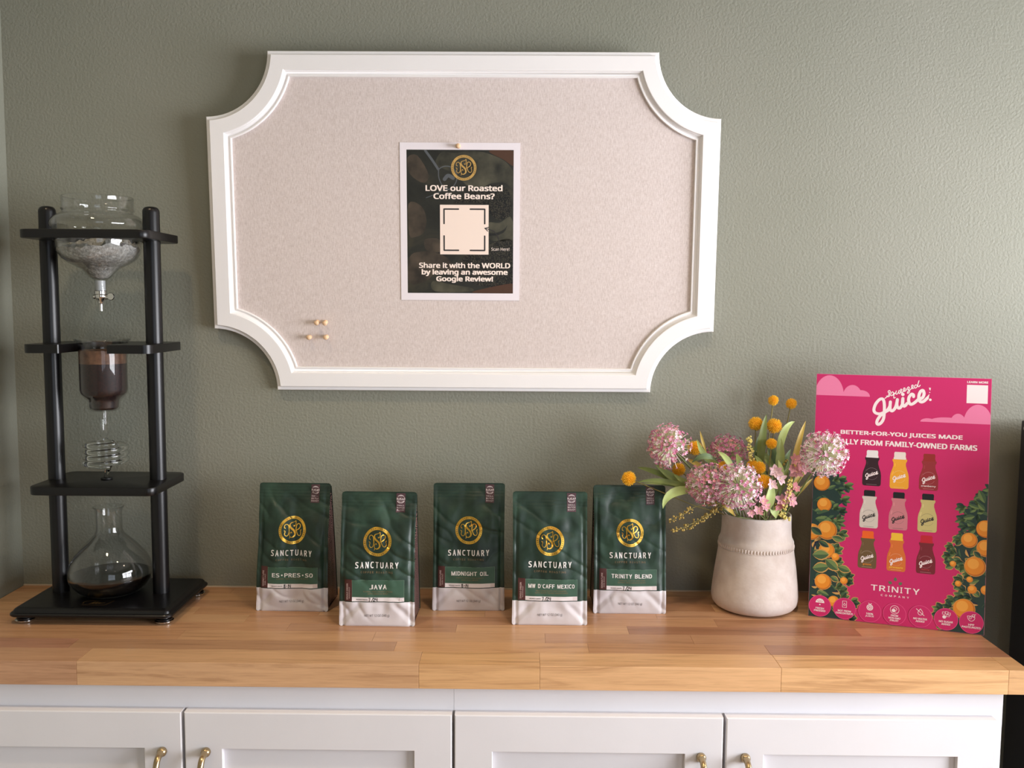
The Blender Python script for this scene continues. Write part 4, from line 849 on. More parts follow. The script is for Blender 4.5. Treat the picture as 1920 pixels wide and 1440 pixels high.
# alliums: round heads of many thin stalks with small star florets
M_fl = {'pink': mat('floret_pink', (232,172,200), 0.6), 'mauve': mat('floret_mauve', (206,124,166), 0.6), 'pale': mat('floret_pale', (250,232,242), 0.6), 'salmon': mat('floret_rose', (222,150,156), 0.6)}
M_ped = mat('pedicel_pale_green', (206,216,164), 0.6); M_pedw = mat('pedicel_cream', (244,242,226), 0.6)
MIX = {'left': ['pink','mauve','salmon','pink','pale'], 'back': ['mauve','mauve','pink','mauve','salmon'], 'low': ['mauve','pink','salmon','pink','pale'], 'front': ['mauve','pink','pink','pale','pale'], 'right': ['pale','pale','pink','pale','mauve']}
ALAB = {'left': 'open whitish allium bloom leaning out furthest left of the vase', 'back': 'dusky mauve allium bloom at the back, behind the two central ones', 'low': 'pink allium bloom low on the left, beside the central one', 'front': 'large mauve and pink allium bloom at the front centre above the rim', 'right': 'pale pink allium bloom overlapping the pink juice sign'}
for (c, R, rim, key) in ALLIUM:
    t, r_ = root('allium', rim, ALAB[key], 'flower', 'pink allium blooms in the vase'); C_ = lp(c)-r_; rd = random.Random(hash(key) % 1000 if False else len(key)*17+3)
    R = R*1.04
    low = Vector((0, 0, -0.14)); a = Vector((0, 0, 0)); path = [a+Vector((0, 0, -0.12)), a, a.lerp(C_, 0.5)+Vector((0, 0, 0.006)), C_]
    g = G(); g.tube(spline(path, 6), 0.0017, 8); g.obj('stem', M_stem, t, 2.0)
    core = C_; g = G(); g.sphere(core, R*0.16, 10, 7); g.obj('core', M_ped, t, 2.0)
    pd, fl = G(), G(); nF = 400; mix = MIX[key]
    stemdir = (C_-a).normalized()
    for i in range(nF):
        zf = 1-2*(i+0.5)/nF; ph = i*2.39996; d = Vector((math.sqrt(1-zf*zf)*math.cos(ph), math.sqrt(1-zf*zf)*math.sin(ph), zf))
        d = (d+Vector((rd.uniform(-.12,.12), rd.uniform(-.12,.12), rd.uniform(-.12,.12)))).normalized()
        if key == 'left' and d.dot(Vector((0.95, -0.1, -0.25)).normalized()) > 0.35 and rd.random() < 0.62: continue
        if key == 'back' and d.z < -0.25: continue
        if d.dot(-stemdir) > 0.93: continue
        L_ = R*rd.uniform(0.74, 1.06); p = core+d*L_; q = core+d*R*0.12
        o1 = d.orthogonal().normalized(); o2 = d.cross(o1); w_ = 0.00055
        pd.add([q+o1*w_, q-o1*w_*.5+o2*w_, q-o1*w_*.5-o2*w_, p+o1*w_, p-o1*w_*.5+o2*w_, p-o1*w_*.5-o2*w_], [(0,1,4,3),(1,2,5,4),(2,0,3,5)], 0 if rd.random() < 0.5 else 1)
        mi = rd.randrange(len(mix)); pr = rd.uniform(0.0034, 0.0050); up_ = rd.uniform(0.001, 0.0026); off = rd.random()*6
        for k in range(5):
            th = off+2*PI*k/5; e1 = o1*math.cos(th)+o2*math.sin(th); e2 = d.cross(e1)
            fl.add([p-d*0.0012, p+e1*pr*0.5+e2*pr*0.32+d*up_*0.4, p+e1*pr+d*up_, p+e1*pr*0.5-e2*pr*0.32+d*up_*0.4], [(0,1,2,3)], mi)
        b = 0.0009; pp = p+d*0.0006; fl.add([pp+o1*b, pp+o2*b, pp-o1*b, pp-o2*b, pp+d*b*1.6], [(0,1,4),(1,2,4),(2,3,4),(3,0,4)], (mi+1) % len(mix))
    tag(pd.obj('pedicels', [M_ped, M_pedw], t), kind='stuff'); tag(fl.obj('florets', [M_fl[x] for x in mix], t), kind='stuff')
# craspedia: orange-yellow balls of stubby petals
M_cr = noisy('craspedia_orange', (252,198,52), 0.08, 300, 0.65); M_crd = mat('craspedia_core', (240,172,36), 0.8)
CLAB = ['small orange ball flower, topmost above the vase', 'small orange ball flower at the top right, nearest the pink sign', 'large orange ball flower, left one of the upper pair', 'large orange ball flower, right one of the upper pair', 'small orange ball flower just below the upper pair',
        'orange ball flower behind the open whitish allium', 'orange ball flower below the open whitish allium', 'small orange ball flower between the central mauve alliums', 'orange ball flower furthest left, above the last coffee bag', 'orange ball flower under the yellow berry spike, half hidden', 'orange ball flower right of the yellow berry spike', 'orange ball flower low beside the front mauve allium']
for (c, R, rim), lab in zip(CRASPEDIA, CLAB):
    t, r_ = root('ball_flower', rim, lab, 'flower', 'orange ball flowers in the vase'); C_ = lp(c)-r_; rd = random.Random(int(c[0]*1000))
    far = abs(C_.x) > 0.09
    path = [Vector((0, 0, -0.12)), Vector((0, 0, 0)), Vector((C_.x*(0.40 if far else 0.55), C_.y*0.5, C_.z*(0.42 if far else 0.5))), C_]
    g = G(); g.tube(spline(path, 6), 0.0011, 7); g.obj('stem', M_stemd, t, 2.0)
    g = G(); g.sphere(C_, R*0.72, 12, 8); g.obj('core', M_crd, t, 2.0)
    g = G(); nF = 260
    for i in range(nF):
        zf = 1-2*(i+0.5)/nF; ph = i*2.39996; d = Vector((math.sqrt(1-zf*zf)*math.cos(ph), math.sqrt(1-zf*zf)*math.sin(ph), zf)); o1 = d.orthogonal().normalized(); o2 = d.cross(o1)
        q = C_+d*R*0.66; p = C_+d*R*rd.uniform(0.90, 1.08)+(o1*rd.uniform(-1, 1)+o2*rd.uniform(-1, 1))*R*0.07; w_ = R*0.062
        g.add([q+o1*w_*1.1, q+o2*w_*1.1, q-o1*w_*1.1, q-o2*w_*1.1, p+o1*w_*.6, p+o2*w_*.6, p-o1*w_*.6, p-o2*w_*.6], [(0,1,5,4),(1,2,6,5),(2,3,7,6),(3,0,4,7),(4,5,6,7)])
    tag(g.obj('petals', M_cr, t), kind='stuff')
# leafy sprigs
SL = {'left': ('long-leaved green sprig reaching out over the last coffee bag', (1.464, -0.10, 0.17)), 'tall': ('upright leafy green sprig behind the upper ball flowers', (1.524, -0.09, 0.17)),
      'midleft': ('short leafy sprig between the left and back alliums', (1.484, -0.09, 0.17)), 'right': ('sprig of narrow yellowish leaves on the right of the vase', (1.546, -0.10, 0.17)), 'low': ('broad pale green leaves low at the front rim', (1.520, -0.135, 0.17))}
for key, lst in LEAVES.items():
    lab, rim = SL[key]; t, r_ = root('leaf_sprig', rim, lab, 'foliage', 'leafy sprigs in the vase')
    bs = [lp(q[0])-r_ for q in lst]; hub = sum(bs, Vector())/len(bs); hub = hub*0.6
    g = G(); g.tube(spline([Vector((0, 0, -0.12)), Vector((0, 0, 0)), hub], 6), 0.0016, 8)
    for b in bs: g.tube(spline([hub*0.5, hub, b], 4), 0.0010, 6)
    g.obj('stem', M_stemd if key == 'right' else M_stem, t, 2.0)
    for (a, b, c, wd, col) in lst:
        g = G(); A = lp(a)-r_; leaf_geo(g, A, lp(b)-r_, lp(c)-r_, wd*1.12, face=Vector((0.15, -1, 0.35)), fold=0.22); g.obj('leaf', M_leaf[col], t, 2.0)
# berry sprigs
M_by = noisy('berry_yellow', (242,228,140), 0.08, 200, 0.45); M_byd = noisy('berry_olive', (176,152,82), 0.08, 200, 0.5)
BL = {'spike': ('upright spike of pale yellow berries beside the back allium', (1.506, -0.10, 0.17)), 'droopa': ('drooping berry sprig over the left rim, uppermost strand', (1.466, -0.115, 0.17)), 'droopb': ('drooping berry sprig reaching furthest left beside the last bag', (1.470, -0.125, 0.17)),
      'droopc': ('drooping berry sprig over the left rim, lowest strand', (1.474, -0.120, 0.17)), 'righta': ('yellow berry sprig among the pink blossoms on the right', (1.540, -0.125, 0.17)), 'rightb': ('yellow berries lying on the right of the rim', (1.548, -0.12, 0.17)), 'wisp': ('thin greenish berry wisp right of the upright leaves', (1.530, -0.10, 0.17))}
for key, pts in BERRIES.items():
    lab, rim = BL[key]; t, r_ = root('berry_sprig', rim, lab, 'foliage', 'berry sprigs in the vase'); Q = [lp(p)-r_ for p in pts]; rd = random.Random(len(key)*31+ord(key[-1]))
    if key == 'rightb': Q = list(reversed(Q))
    g = G(); g.tube(spline([Vector((0, 0, -0.10)), Vector((0, 0, 0.004)), Q[0].lerp(Vector((0, 0, 0.02)), 0.4)+Vector((0, 0, 0.012))]+Q, 5), 0.0008, 6); g.obj('stem', M_stemd, t, 2.0)
    g = G(); path = spline(Q, 6); dens = {'spike': 3, 'wisp': 1}.get(key, 3)
    for i, p in enumerate(path):
        if key.startswith('droop') and (i//4) % 2 == 1 and rd.random() < 0.6: continue
        for k in range(dens):
            rr = 0.0048 if key != 'wisp' else 0.003
            q = p+Vector((rd.uniform(-1, 1), rd.uniform(-1, 1), rd.uniform(-1, 1)))*rr; g.sphere(q, rd.uniform(0.0013, 0.0023), 7, 5)
    tag(g.obj('berries', M_byd if key.startswith('droop') or key == 'wisp' else M_by, t, 2.0), kind='stuff')
# pink blossom sprigs
M_bp = noisy('blossom_pink', (226,166,176), 0.08, 90, 0.6); M_bq = noisy('blossom_pale', (240,208,216), 0.05, 90, 0.6); M_br = noisy('blossom_rose', (198,128,134), 0.08, 90, 0.6)
PLAB = {'a': 'pale pink blossom sprig right of the low ball flower', 'b': 'pink blossom sprig reaching up beside the right allium', 'c': 'rose pink blossom sprig low on the right of the vase', 'd': 'pink blossoms hanging over the front rim'}
for key, (base, lst) in BLOSSOMS.items():
    t, r_ = root('blossom_sprig', base[:2]+(0.17,), PLAB[key], 'flower', 'pink blossom sprigs in the vase'); rd = random.Random(ord(key)*5)
    hub = (lp(base)-r_)*1.0
    g = G(); g.tube(spline([Vector((0, 0, -0.10)), Vector((0, 0, 0)), hub], 5), 0.0012, 7)
    for (x, y, z, r) in lst: q = lp((x, y, z))-r_; g.tube(spline([hub*0.6, hub.lerp(q, 0.5)+Vector((0, 0.004, 0)), q+Vector((0, 0.003, -0.002))], 4), 0.0008, 6)
    g.obj('stem', M_stem, t, 2.0)
    for (x, y, z, r) in lst:
        q = lp((x, y, z))-r_; d = Vector((rd.uniform(-.5,.5), -1, rd.uniform(-.2,.7))).normalized(); o1 = d.orthogonal().normalized(); o2 = d.cross(o1); g = G(); of = rd.random()*6
        for k in range(6):
            th = of+2*PI*k/6+rd.uniform(-.2,.2); e1 = o1*math.cos(th)+o2*math.sin(th); e2 = d.cross(e1); rr = r*rd.uniform(1.15, 1.7); cu = rd.uniform(-0.1, 0.6)
            vs = []
            for i in range(5):
                tt = i/4; ww = rr*0.34*math.sin(PI*(0.12+0.83*tt)); cc = q+e1*rr*tt+d*rr*(cu*tt*tt+0.05)
                vs += [cc+e2*ww+d*ww*0.35, cc-d*ww*0.1, cc-e2*ww+d*ww*0.35]
            g.add(vs, [(i*3+j, i*3+j+1, i*3+j+4, i*3+j+3) for i in range(4) for j in range(2)])
        g.sphere(q+d*r*0.12, r*0.16, 7, 5, 1)
        g.obj('blossom', [M_bq if key == 'a' else (M_br if key == 'c' and rd.random() < 0.5 else M_bp), M_by], t, 2.0)

# ------------------------------------------------------------------ juice sign
SGN = empty('juice_sign'); tag(SGN, 'bright pink printed juice board leaning beside the vase', 'sign')
BLc = Vector((1.6042, -0.1479, CT+0.0006)); e_ = (Vector((1.8935, -0.2451, CT+0.0006))-BLc).normalized(); nn_ = Vector((-e_.y, e_.x, 0)); up_ = (nn_*math.sin(math.radians(7))+Vector((0,0,1))*math.cos(math.radians(7))).normalized(); out_ = e_.cross(up_).normalized()   # out_ points towards the viewer
SGN.matrix_world = Matrix(((e_.x, -out_.x, up_.x, BLc.x), (e_.y, -out_.y, up_.y, BLc.y), (e_.z, -out_.z, up_.z, BLc.z), (0, 0, 0, 1)))
# local axes: x along the sign, y into the board, z up the board; millimetres in the drawings
W_, H_ = 305.2, 468.6
M_mag = mat('print_magenta', (204,40,108), 0.5); M_edge = mat('board_edge', (232,150,180), 0.6); M_clo = mat('print_cloud', (238,132,176), 0.45)
M_sw = mat('print_white', (248,236,240), 0.45); M_bkb = mat('board_back', (210,205,196), 0.8)
g = G(); g.box(0, W_/1000, 0, 0.0042, 0, H_/1000, 0); o = g.obj('board', [M_edge], SGN)
ezl = G(); ezl.add([(0.11, 0.0044, 0.03), (0.19, 0.0044, 0.03), (0.17, 0.0044, 0.30), (0.13, 0.0044, 0.30)], [(0,1,2,3)])
ez = G(); ez.box(0.125, 0.175, 0.0045, 0.0065, 0.05, 0.34); ez.obj('easel_back', M_bkb, SGN)
sfn = lambda x, y, l: (min(max(x/1000, 0.0002), W_/1000-0.0002), -0.00012-0.00007*l, min(max(y/1000, 0.0002), H_/1000-0.0002))
F = Flat(); F.rect(0.4, W_-0.4, 0.2, H_-0.4, 0, 0); F.obj('print_ground', [M_mag], sfn, SGN)
F = Flat()
def cloud(base, y0, bumps):
    for q_, (cx, r, ry) in enumerate(bumps):
        vs = [(cx, y0)]+[(cx+r*math.cos(a), y0+ry*math.sin(a)) for a in [PI*k/20 for k in range(21)]]; F.add([(min(max(x, 0.4), W_-0.4), y) for x, y in vs], [(0, i, i+1) for i in range(1, 21)], 0, 1+0.15*q_)
cloud(0, 427.3, [(24, 26.5, 38.9), (66, 17, 21.5), (82, 15.5, 12)]); F.obj('printed_cloud', [M_clo], sfn, SGN); F = Flat()
cloud(0, 384.3, [(284, 24, 35.6), (251, 13, 17.5), (231, 30, 9.7), (200, 13, 6.7)])
F.obj('printed_cloud', [M_clo], sfn, SGN)
JU = [[(130.8,402.8),(123.7,398.8),(115.6,395.5),(108.0,397.4),(105.4,403.2),(108.1,413.7),(114.1,422.1),(119.5,424.2),(122.4,420.2),(123.7,410.7),(123.8,396.6),(122.8,386.2),(118.9,378.6),(114.2,375.4),(111.4,377.5),(112.5,384.2),(118.4,393.4),(125.8,399.6),(131.0,405.8),(133.9,412.6)],
      [(134.0,419.2),(133.6,411.1),(134.2,404.5),(137.3,402.0),(141.3,405.5),(144.4,413.0),(146.1,424.1)], [(146.1,424.1),(145.4,415.3),(147.3,408.7),(150.7,408.1),(154.0,412.7),(155.5,418.6),(155.6,426.7)], [(155.6,426.7),(155.2,417.9),(157.4,412.1),(160.0,412.9),(163.3,417.5)],
      [(174.0,430.4),(173.5,434.0),(170.2,435.0),(166.3,429.3),(165.8,422.0),(168.7,416.2),(173.4,417.2),(179.3,422.5),(185.1,428.6)], [(182.6,424.9),(189.1,428.8),(191.9,436.2),(190.0,442.7),(186.1,441.1),(183.3,433.7),(183.6,424.9),(187.4,421.0),(192.6,423.1),(197.8,429.1)]]
def juice(F, ox, oy, k, mi, lv, wd=5.4, full=False, n=6):
    f = lambda p: (ox+(p[0]-152)*k, oy+(p[1]-411)*k)
    for st in JU: F.stroke([f(p) for p in st], wd*k, mi, lv, n)
    F.disc(*f((155.3, 434.1)), 3.2*k, mi, lv, 12)
    if full:
        F.stroke([f((197.8,429.1)), f((200.8,435.8))], [4.6*k, 0.8*k], mi, lv, 2, sp=False)
        F.poly([f(p) for p in ((199.8,448.6),(203.2,448.2),(202.6,443.0),(201.0,444.0))], mi, lv); F.disc(*f((201.5,439.5)), 1.0*k, mi, lv, 8); F.disc(*f((202.9,425.7)), 2.4*k, mi, lv, 12)
F = Flat(); juice(F, 152, 411, 1.0, 0, 2, full=True); F.obj('juice_lettering', [M_sw], sfn, SGN)
# thin brush word above: drawn as connected strokes
SQ = [[(124.4,425.4),(129.6,430.6),(133.0,438.0),(131.6,440.6),(129.4,438.4),(131.6,433.8),(132.6,430.8),(129.6,428.6),(126.8,430.0)], [(139.4,436.2),(136.8,438.2),(134.4,434.6),(134.8,431.0),(137.4,431.8),(139.8,436.6),(139.6,430.4),(140.0,426.4),(142.4,427.8)],
      [(138.6,432.2),(142.4,436.4),(143.8,440.8),(143.0,436.0),(144.6,433.8),(147.0,437.0),(148.6,441.8),(147.8,437.0),(149.4,435.2)], [(149.4,435.2),(152.2,439.6),(153.4,442.8),(151.6,444.0),(150.6,440.6),(151.6,437.0),(154.4,438.2)], [(154.4,438.2),(157.8,442.0),(158.8,445.4),(157.0,446.4),(156.0,443.0),(157.2,439.6),(160.0,441.0)],
      [(160.0,441.0),(162.6,446.0),(164.6,448.6),(166.4,446.4),(163.6,443.4),(166.8,442.6),(166.0,438.0),(163.2,436.4),(164.0,439.8),(168.8,444.4)], [(168.8,444.4),(171.8,448.0),(172.8,451.4),(170.8,452.2),(170.0,448.8),(171.4,445.6),(174.4,447.0)], [(179.8,451.8),(176.8,452.8),(175.0,449.2),(176.4,446.8),(179.0,448.8),(180.6,453.6),(182.6,461.4),(181.0,455.0),(180.8,450.4),(182.8,449.6),(184.8,452.6)]]
F = Flat()
for st in SQ: F.stroke(st, 1.55, 0, 2, 5)
F.obj('brush_lettering', [M_sw], sfn, SGN)
F = Flat(); F.rect(264.2, 299.2, 422.1, 456.1, 0, 1); F.obj('blank_code_panel', [M_sw], sfn, SGN)
for a_ in (('LEARN MORE', 281.8, 461.2, 35.0, 4.0), ('BETTER-FOR-YOU JUICES MADE', 153.4, 357.0, 212.5, 9.6), ('LOCALLY FROM FAMILY-OWNED FARMS', 152.5, 339.8, 264, 10.2)):
    F = Flat(); F.text(*a_, 0, 2, bold=0.09); F.obj('headline_lettering', [M_sw], sfn, SGN)
# orange groves
M_lf = [mat('print_leaf_dark', (38,62,56), 0.45), mat('print_leaf', (70,98,66), 0.45), mat('print_leaf_light', (112,136,82), 0.45), mat('print_outline', (206,160,92), 0.45), mat('print_navy', (34,42,60), 0.45)]
EL = [(0.4,284),(43.5,280.5),(54.3,270.1),(63.2,263.4),(75.0,248.5),(60.6,239.2),(70.6,223.4),(54.5,212.9),(65.2,204.6),(59.4,194.9),(46.6,188.3),(62.7,176.8),(68.4,158.9),(59.7,136.1),(50.2,133.3),(61.5,108.7),(60.2,95.7),(70.1,83.9),(81.2,86.9),(80.0,69.4),(66.5,63.4),(72.0,51.2),(73.9,46.1),(93.1,34.2),(84.0,25.2),(88.4,5.7),(79.2,0.4)]
ER = [(304.8,271),(294.4,263.5),(283.5,255.7),(274.3,242.6),(285.8,229.4),(269.8,229.9),(250.7,224.8),(259.0,214.8),(250.6,201.7),(254.8,193.2),(267.8,190.8),(263.2,181.5),(253.7,177.2),(257.1,172.1),(247.6,164.2),(234.9,155.9),(240.0,147.5),(230.7,136.0),(234.2,126.5),(247.2,125.2),(255.5,115.4),(265.4,107.5),(251.1,100.8),(249.9,88.3),(258.1,80.3),(264.5,65.1),(250.6,59.7),(238.3,56.4),(233.2,48.1),(217.3,42.4),(216.0,28.6),(225.3,14.1),(208.5,0.4)]
F = Flat(); rd = random.Random(9)
def inset(E, xe, k): return [(x+(xe-x)*k, y) for x, y in E]
def xlim(E, y):
    for (x0, y0), (x1, y1) in zip(E, E[1:]):
        if min(y0, y1) <= y <= max(y0, y1) and abs(y1-y0) > 1e-6: return x0+(x1-x0)*(y-y0)/(y1-y0)
    return E[-1][0]
def pleaf(x, y, L_, wd, a, mi, lv, outline_=False):
    c, s = math.cos(a), math.sin(a)
    def half(sg, k):
        pts = [(0, 0)]+[(L_*t, sg*wd*k*math.sin(PI*t)**0.8/2) for t in (0.15, 0.35, 0.55, 0.75, 0.9)]+[(L_, 0)]
        return [(x+px*c-py*s, y+px*s+py*c) for px, py in pts]
    if outline_: F.poly([(x+(p[0]-x)*1.06, y+(p[1]-y)*1.06) for p in half(1, 1.2)], 3, lv-0.5); F.poly([(x+(p[0]-x)*1.06, y+(p[1]-y)*1.06) for p in half(-1, 1.2)], 3, lv-0.5)
    F.poly(half(1, 1), mi, lv); F.poly(half(-1, 1), max(0, mi-1), lv)
for E, xe, sg in ((EL, 0.4, 1), (ER, W_-0.4, -1)):
    F.poly([(xe, E[0][1])]+inset(E, xe, 0.20)+[(xe, 0.4)], 0, 1)
    for k in range(26):
        y = rd.uniform(8, 250); xl = xlim(E, y); x = xe+(xl-xe)*rd.uniform(0.05, 0.6); pleaf(x, y, rd.uniform(12, 20), rd.uniform(6, 10), rd.uniform(0, 2*PI), 4 if rd.random() < 0.25 else 1, 2)
    for k, (x, y) in enumerate(E[1:-1]):
        Lf = rd.uniform(17, 25); a = (0 if sg > 0 else PI)+rd.uniform(-0.45, 0.45); spike = abs(x-xe) > abs(xlim(E, min(283, y+6))-xe)-3
        for da, ll in ((0, 1.0), (0.65, 0.72), (-0.65, 0.72)):
            aa = a+da; x0, y0 = x-math.cos(aa)*Lf*ll, y-math.sin(aa)*Lf*ll
            if da: x0, y0 = x-math.cos(a)*Lf*0.8, y-math.sin(a)*Lf*0.8
            if abs(x0-xe) < 2: continue
            pleaf(x0, y0, Lf*ll, rd.uniform(8, 11), aa, rd.choice([1, 1, 2, 2]), 3+k*0.02, y < 175)
    for k in range(20):
        y = rd.uniform(12, 262); xl = xlim(E, y); x = xe+(xl-xe)*rd.uniform(0.05, 0.5); pleaf(x, y, rd.uniform(13, 22), rd.uniform(7, 11), rd.uniform(-0.8, 0.8)+(0 if sg > 0 else PI), rd.choice([1, 2, 2]), 5+k*0.02, y < 150 and rd.random() < 0.6)
F.obj('printed_leaves', M_lf, sfn, SGN)
M_or = [mat('print_orange', (232,146,44), 0.45), mat('print_orange_light', (244,172,72), 0.45), mat('print_orange_dark', (198,112,34), 0.45), M_lf[3]]
ORS = [(16.6,257.3,14.9),(22.6,216.0,13.3),(29.0,167.4,17.5),(1.8,162.3,15.0),(29.8,128.7,14.1),(45.9,117.8,7.0),(25.0,68.2,14.6),(62.6,74.0,6.6),(45.5,32.9,10),(276.0,170.3,13.3),(302.7,192.9,16),(303.7,157.9,15),(286.8,122.9,17.4),(250.1,124.6,5.3),(259.8,89.3,5.3),(278.7,98.7,5.3),(283.4,80.9,7.6),(305.8,81.9,8.3),(270.9,44.0,18)]
for i, (x, y, r) in enumerate(ORS):
    F = Flat()
    if y < 180: F.disc(x, y, r*1.05, 3, 8+i*0.06, 26)
    F.disc(x, y, r, 2, 8.02+i*0.06, 26); F.disc(x-r*0.06, y+r*0.07, r*0.92, 0, 8.04+i*0.06, 24); F.disc(x-r*0.18, y+r*0.28, r*0.55, 1, 8.05+i*0.06, 18); F.obj('printed_orange', M_or, sfn, SGN)
F = Flat()
for (x, y, L_, wd, a, mi) in ((20,158,24,13,2.6,1),(14,146,22,10,-0.5,1),(60,150,22,11,2.9,2),(4,118,30,17,0.1,2),(28,112,30,16,-0.7,2),(5,92,30,17,0.2,2),(50,100,24,12,-0.3,2),(12,196,22,12,0.4,1),(300,240,26,12,2.0,2),(284,215,20,10,3.4,2),(296,140,16,9,2.4,1)):
    pleaf(x, y, L_, wd, a, mi, 10, y < 175)
F.obj('printed_leaves', M_lf, sfn, SGN)
# nine printed bottles
BC = [((235,235,238),(52,28,36),0),((238,228,222),(238,170,50),0),((150,44,40),(150,48,54),0),((26,26,30),(216,208,200),1),((26,26,30),(204,130,140),1),((26,26,30),(204,192,130),1),((236,104,36),(108,86,56),0),((240,196,60),(216,116,52),0),((196,36,52),(120,38,48),0)]
BP = [(105.6,326.1,258.1),(154.0,325.6,255.8),(204.6,325.0,256.5),(103.0,250.0,178.1),(154.4,249.8,178.6),(204.6,250.5,179.0),(102.6,172.6,101.5),(153.5,173.1,100.9),(204.4,173.0,101.5)]
for i, ((cx, yt, yb), (cap, jc, dk)) in enumerate(zip(BP, BC)):
    F = Flat(); h = yt-yb; hw = 16.4; mcap = mat('print_cap', cap, 0.45); mj = mat('print_juice', jc, 0.45); mj2 = mat('print_juice_light', tuple(min(255, c+18) for c in jc), 0.45)
    ch = 14 if not dk else 12
    F.poly([(cx-9.8, yt-ch), (cx+9.8, yt-ch), (cx+10.2, yt-3), (cx+9.0, yt-0.5), (cx-9.0, yt-0.5), (cx-10.2, yt-3)], 0, 1)
    if not dk: F.rect(cx-10.8, cx+10.8, yt-ch-0.5, yt-ch+3.5, 0, 2)
    y0 = yt-ch; side = [(12.6, y0), (12.8, y0-3), (10.8, y0-7), (10.8, y0-12), (13.0, y0-20), (15.4, y0-27), (hw, y0-34), (hw, yb+4), (hw-1.2, yb+1), (hw-3.5, yb)]
    F.poly([(cx+x, y) for x, y in side]+[(cx-x, y) for x, y in reversed(side)], 1, 1.5)
    F.stroke([(cx-8, y0-9), (cx-8.2, y0-14)], 1.6, 2, 2.5, sp=False); F.stroke([(cx-11, y0-24), (cx-12.5, y0-30)], 1.8, 2, 2.5, sp=False)
    yc = yb+(21 if i < 6 else 20); ink = M_inkd if dk else M_sw
    F.ring(cx, yc+1, 11.6, 12.2, 3, 2.2, 40, 0.35, 2.6); F.ring(cx, yc+1, 10.2, 10.6, 3, 2.2, 40, 3.6, 5.9)
    juice(F, cx, yc-1.0, 0.235, 4, 3, 6.2, n=3)
    if i == 2: F.text('cranberry', cx, yb+7.5, 25, 4.2, 4, 3, bold=0.03)
    if i == 6: F.text('greens', cx, yb+7.0, 15, 3.6, 5, 3, bold=0.03)
    if i == 7: F.text('pineapple', cx, yb+7.0, 24, 4.2, 6, 3, bold=0.03)
    if i == 8: F.text('berry', cx, yb+7.5, 13, 3.4, 7, 3, bold=0.03)
    F.stroke([(cx-9, yb+2.6), (cx+9, yb+2.6)], 0.7, 3, 3, sp=False)
    mid = mat('print_faint', tuple(int(a*0.55+b*0.45) for a, b in zip(jc, (60,60,60) if dk else (240,230,235))), 0.45)
    F.obj('printed_bottle', [mcap, mj, mj2, mid, ink, M_or[0], mat('print_yellow', (244,200,70), 0.45), mat('print_red', (200,60,70), 0.45)], sfn, SGN)
# company name, leaf mark, badges
F = Flat(); F.spaced('TRINITY', 153.2, 66.6, 84.5, 10.8, 0, 2, bold=0.03, fill=0.78); F.obj('company_lettering', [M_sw], sfn, SGN)
F = Flat(); F.spaced('COMPANY', 153.2, 54.1, 49, 3.6, 0, 2, bold=0.03, fill=0.5); F.obj('company_lettering', [M_sw], sfn, SGN)
F = Flat()
for (x, y, a) in ((153.2, 84, PI/2), (146, 77.8, 2.6), (160.5, 77.8, 0.54)): 
    c, s = math.cos(a), math.sin(a); pts = [(0, 0), (2.5, 2.8), (5, 2.6), (8, 0), (5, -2.6), (2.5, -2.8)]; F.poly([(x-4*c*0.5+px*c-py*s, y-4*s*0.5+px*s+py*c) for px, py in pts], 0, 2)
F.obj('leaf_mark', [mat('print_leafgreen', (92,118,84), 0.45)], sfn, SGN)
BT = [('FRESH','PRESSED'),('NOT FROM','CONCENTRATE'),('100%','JUICE'),('FROM','NON-GMO','FRUIT'),('NO WATER','ADDED'),('NO SUGAR','ADDED'),('HPP','PASTEURIZED')]
M_ringp = mat('print_ring', (232,90,150), 0.45)
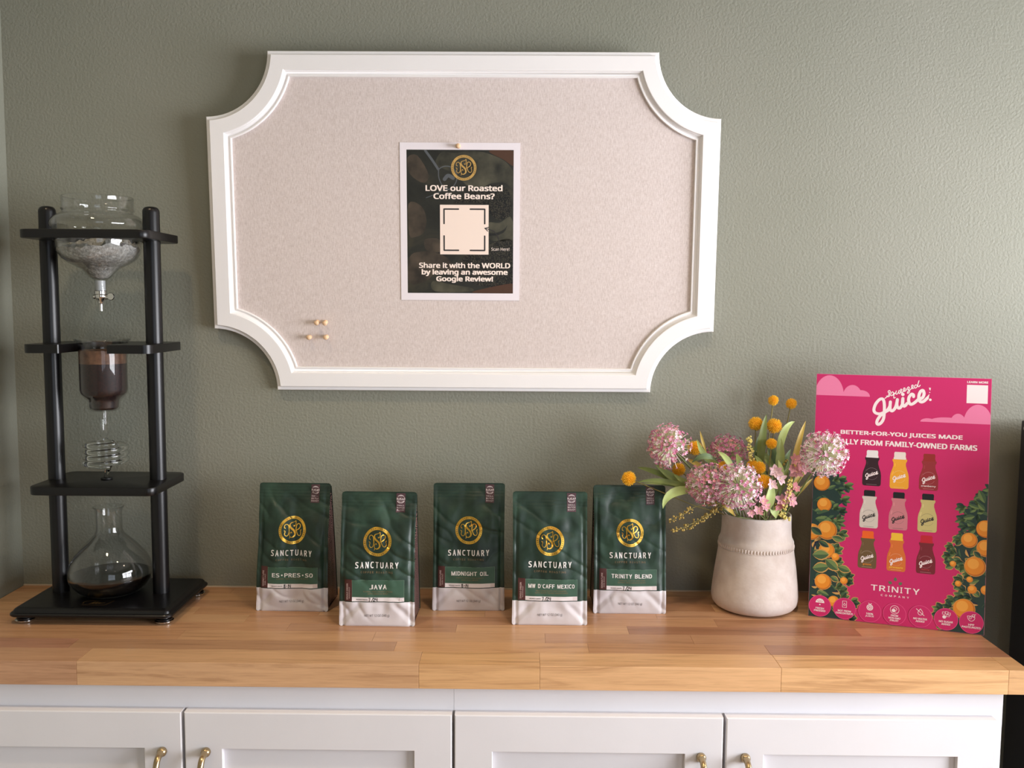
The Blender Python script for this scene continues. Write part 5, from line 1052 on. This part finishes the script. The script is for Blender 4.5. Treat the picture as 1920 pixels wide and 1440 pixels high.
for i, (cx, cy) in enumerate([(20.9,21.6),(65.3,21.4),(110.3,21.2),(153.7,21.3),(197.9,22.0),(241.4,21.9),(283.6,21.2)]):
    F = Flat(); F.disc(cx, cy, 19.6, 1, 12, 40); F.ring(cx, cy, 19.4, 20.2, 2, 13, 48)
    T_ = BT[i]
    for j, s_ in enumerate(T_): F.text(s_, cx, cy-4.5-4.6*j+(1.5 if len(T_) == 3 else 0), min(31, 2.75*len(s_)+1.5), 3.5, 0, 14, bold=0.05)
    ic = cy+8
    if i == 0:
        F.add([(cx, ic-2)]+[(cx+8*math.cos(PI*k/12), ic-2+8*math.sin(PI*k/12)) for k in range(13)], [(0, k, k+1) for k in range(1, 13)], 0, 14)
        for k in range(1, 5): a = PI*k/5; F.stroke([(cx+2*math.cos(a), ic-2+2*math.sin(a)), (cx+6.4*math.cos(a), ic-2+6.4*math.sin(a))], 0.7, 1, 15, sp=False)
        F.disc(cx, ic-5.6, 1.3, 0, 14, 10)
    elif i == 1:
        F.frame(cx-4, cx+4, ic-6, ic+6.5, 0.7, 0, 14); F.ring(cx, ic-0.5, 1.4, 2.1, 0, 14, 16); F.stroke([(cx, ic+1.5), (cx, ic+3)], 0.7, 0, 14, sp=False)
    elif i == 2:
        F.disc(cx, ic-0.5, 5.8, 0, 14, 20); F.ring(cx, ic-0.5, 3.6, 4.3, 1, 15, 24)
        for k in range(6): a = PI*k/3; F.stroke([(cx, ic-0.5), (cx+3.6*math.cos(a), ic-0.5+3.6*math.sin(a))], 0.5, 1, 15, sp=False)
        F.stroke([(cx-2.5, ic+7.5), (cx, ic+5.5), (cx+3, ic+7)], 1.0, 0, 14, 3)
    elif i == 3:
        F.ring(cx, ic, 7.2, 8.0, 0, 14, 30); F.disc(cx-2, ic-1.5, 3.2, 0, 14, 14); F.stroke([(cx-3, ic-4), (cx+3, ic-4.5)], 0.8, 0, 14, sp=False); F.stroke([(cx+1, ic-2), (cx+4, ic+1), (cx+1, ic+4), (cx-2, ic+3)], 0.8, 0, 14, 4)
    elif i == 4:
        F.stroke([(cx, ic+6), (cx-4, ic), (cx-3, ic-4), (cx, ic-5.5), (cx+3, ic-4), (cx+4, ic), (cx, ic+6)], 0.9, 0, 14, 4); F.stroke([(cx-7, ic+5.5), (cx+6.5, ic-6)], 1.0, 0, 14, sp=False)
    elif i == 5:
        F.disc(cx-3, ic-4, 3.2, 0, 14, 14)
        for (a, b) in ((-4, 3), (1, 4), (5, 2), (3, -1)): F.frame(cx+a-2.6, cx+a+2.6, ic+b-2.4, ic+b+2.4, 0.7, 0, 14)
    else:
        F.stroke([(cx-7, ic+3), (cx-5, ic-3), (cx, ic-6), (cx+5, ic-2), (cx+4, ic+3), (cx-7, ic+3)], 0.8, 0, 14, 3); F.ring(cx+3, ic+4, 2.0, 2.8, 0, 14, 16); F.ring(cx-2, ic, 1.6, 2.3, 0, 14, 16); F.stroke([(cx+4, ic+6), (cx+7, ic+7)], 0.8, 0, 14, sp=False)
    F.obj('badge_print', [M_sw, M_mag, M_ringp], sfn, SGN)
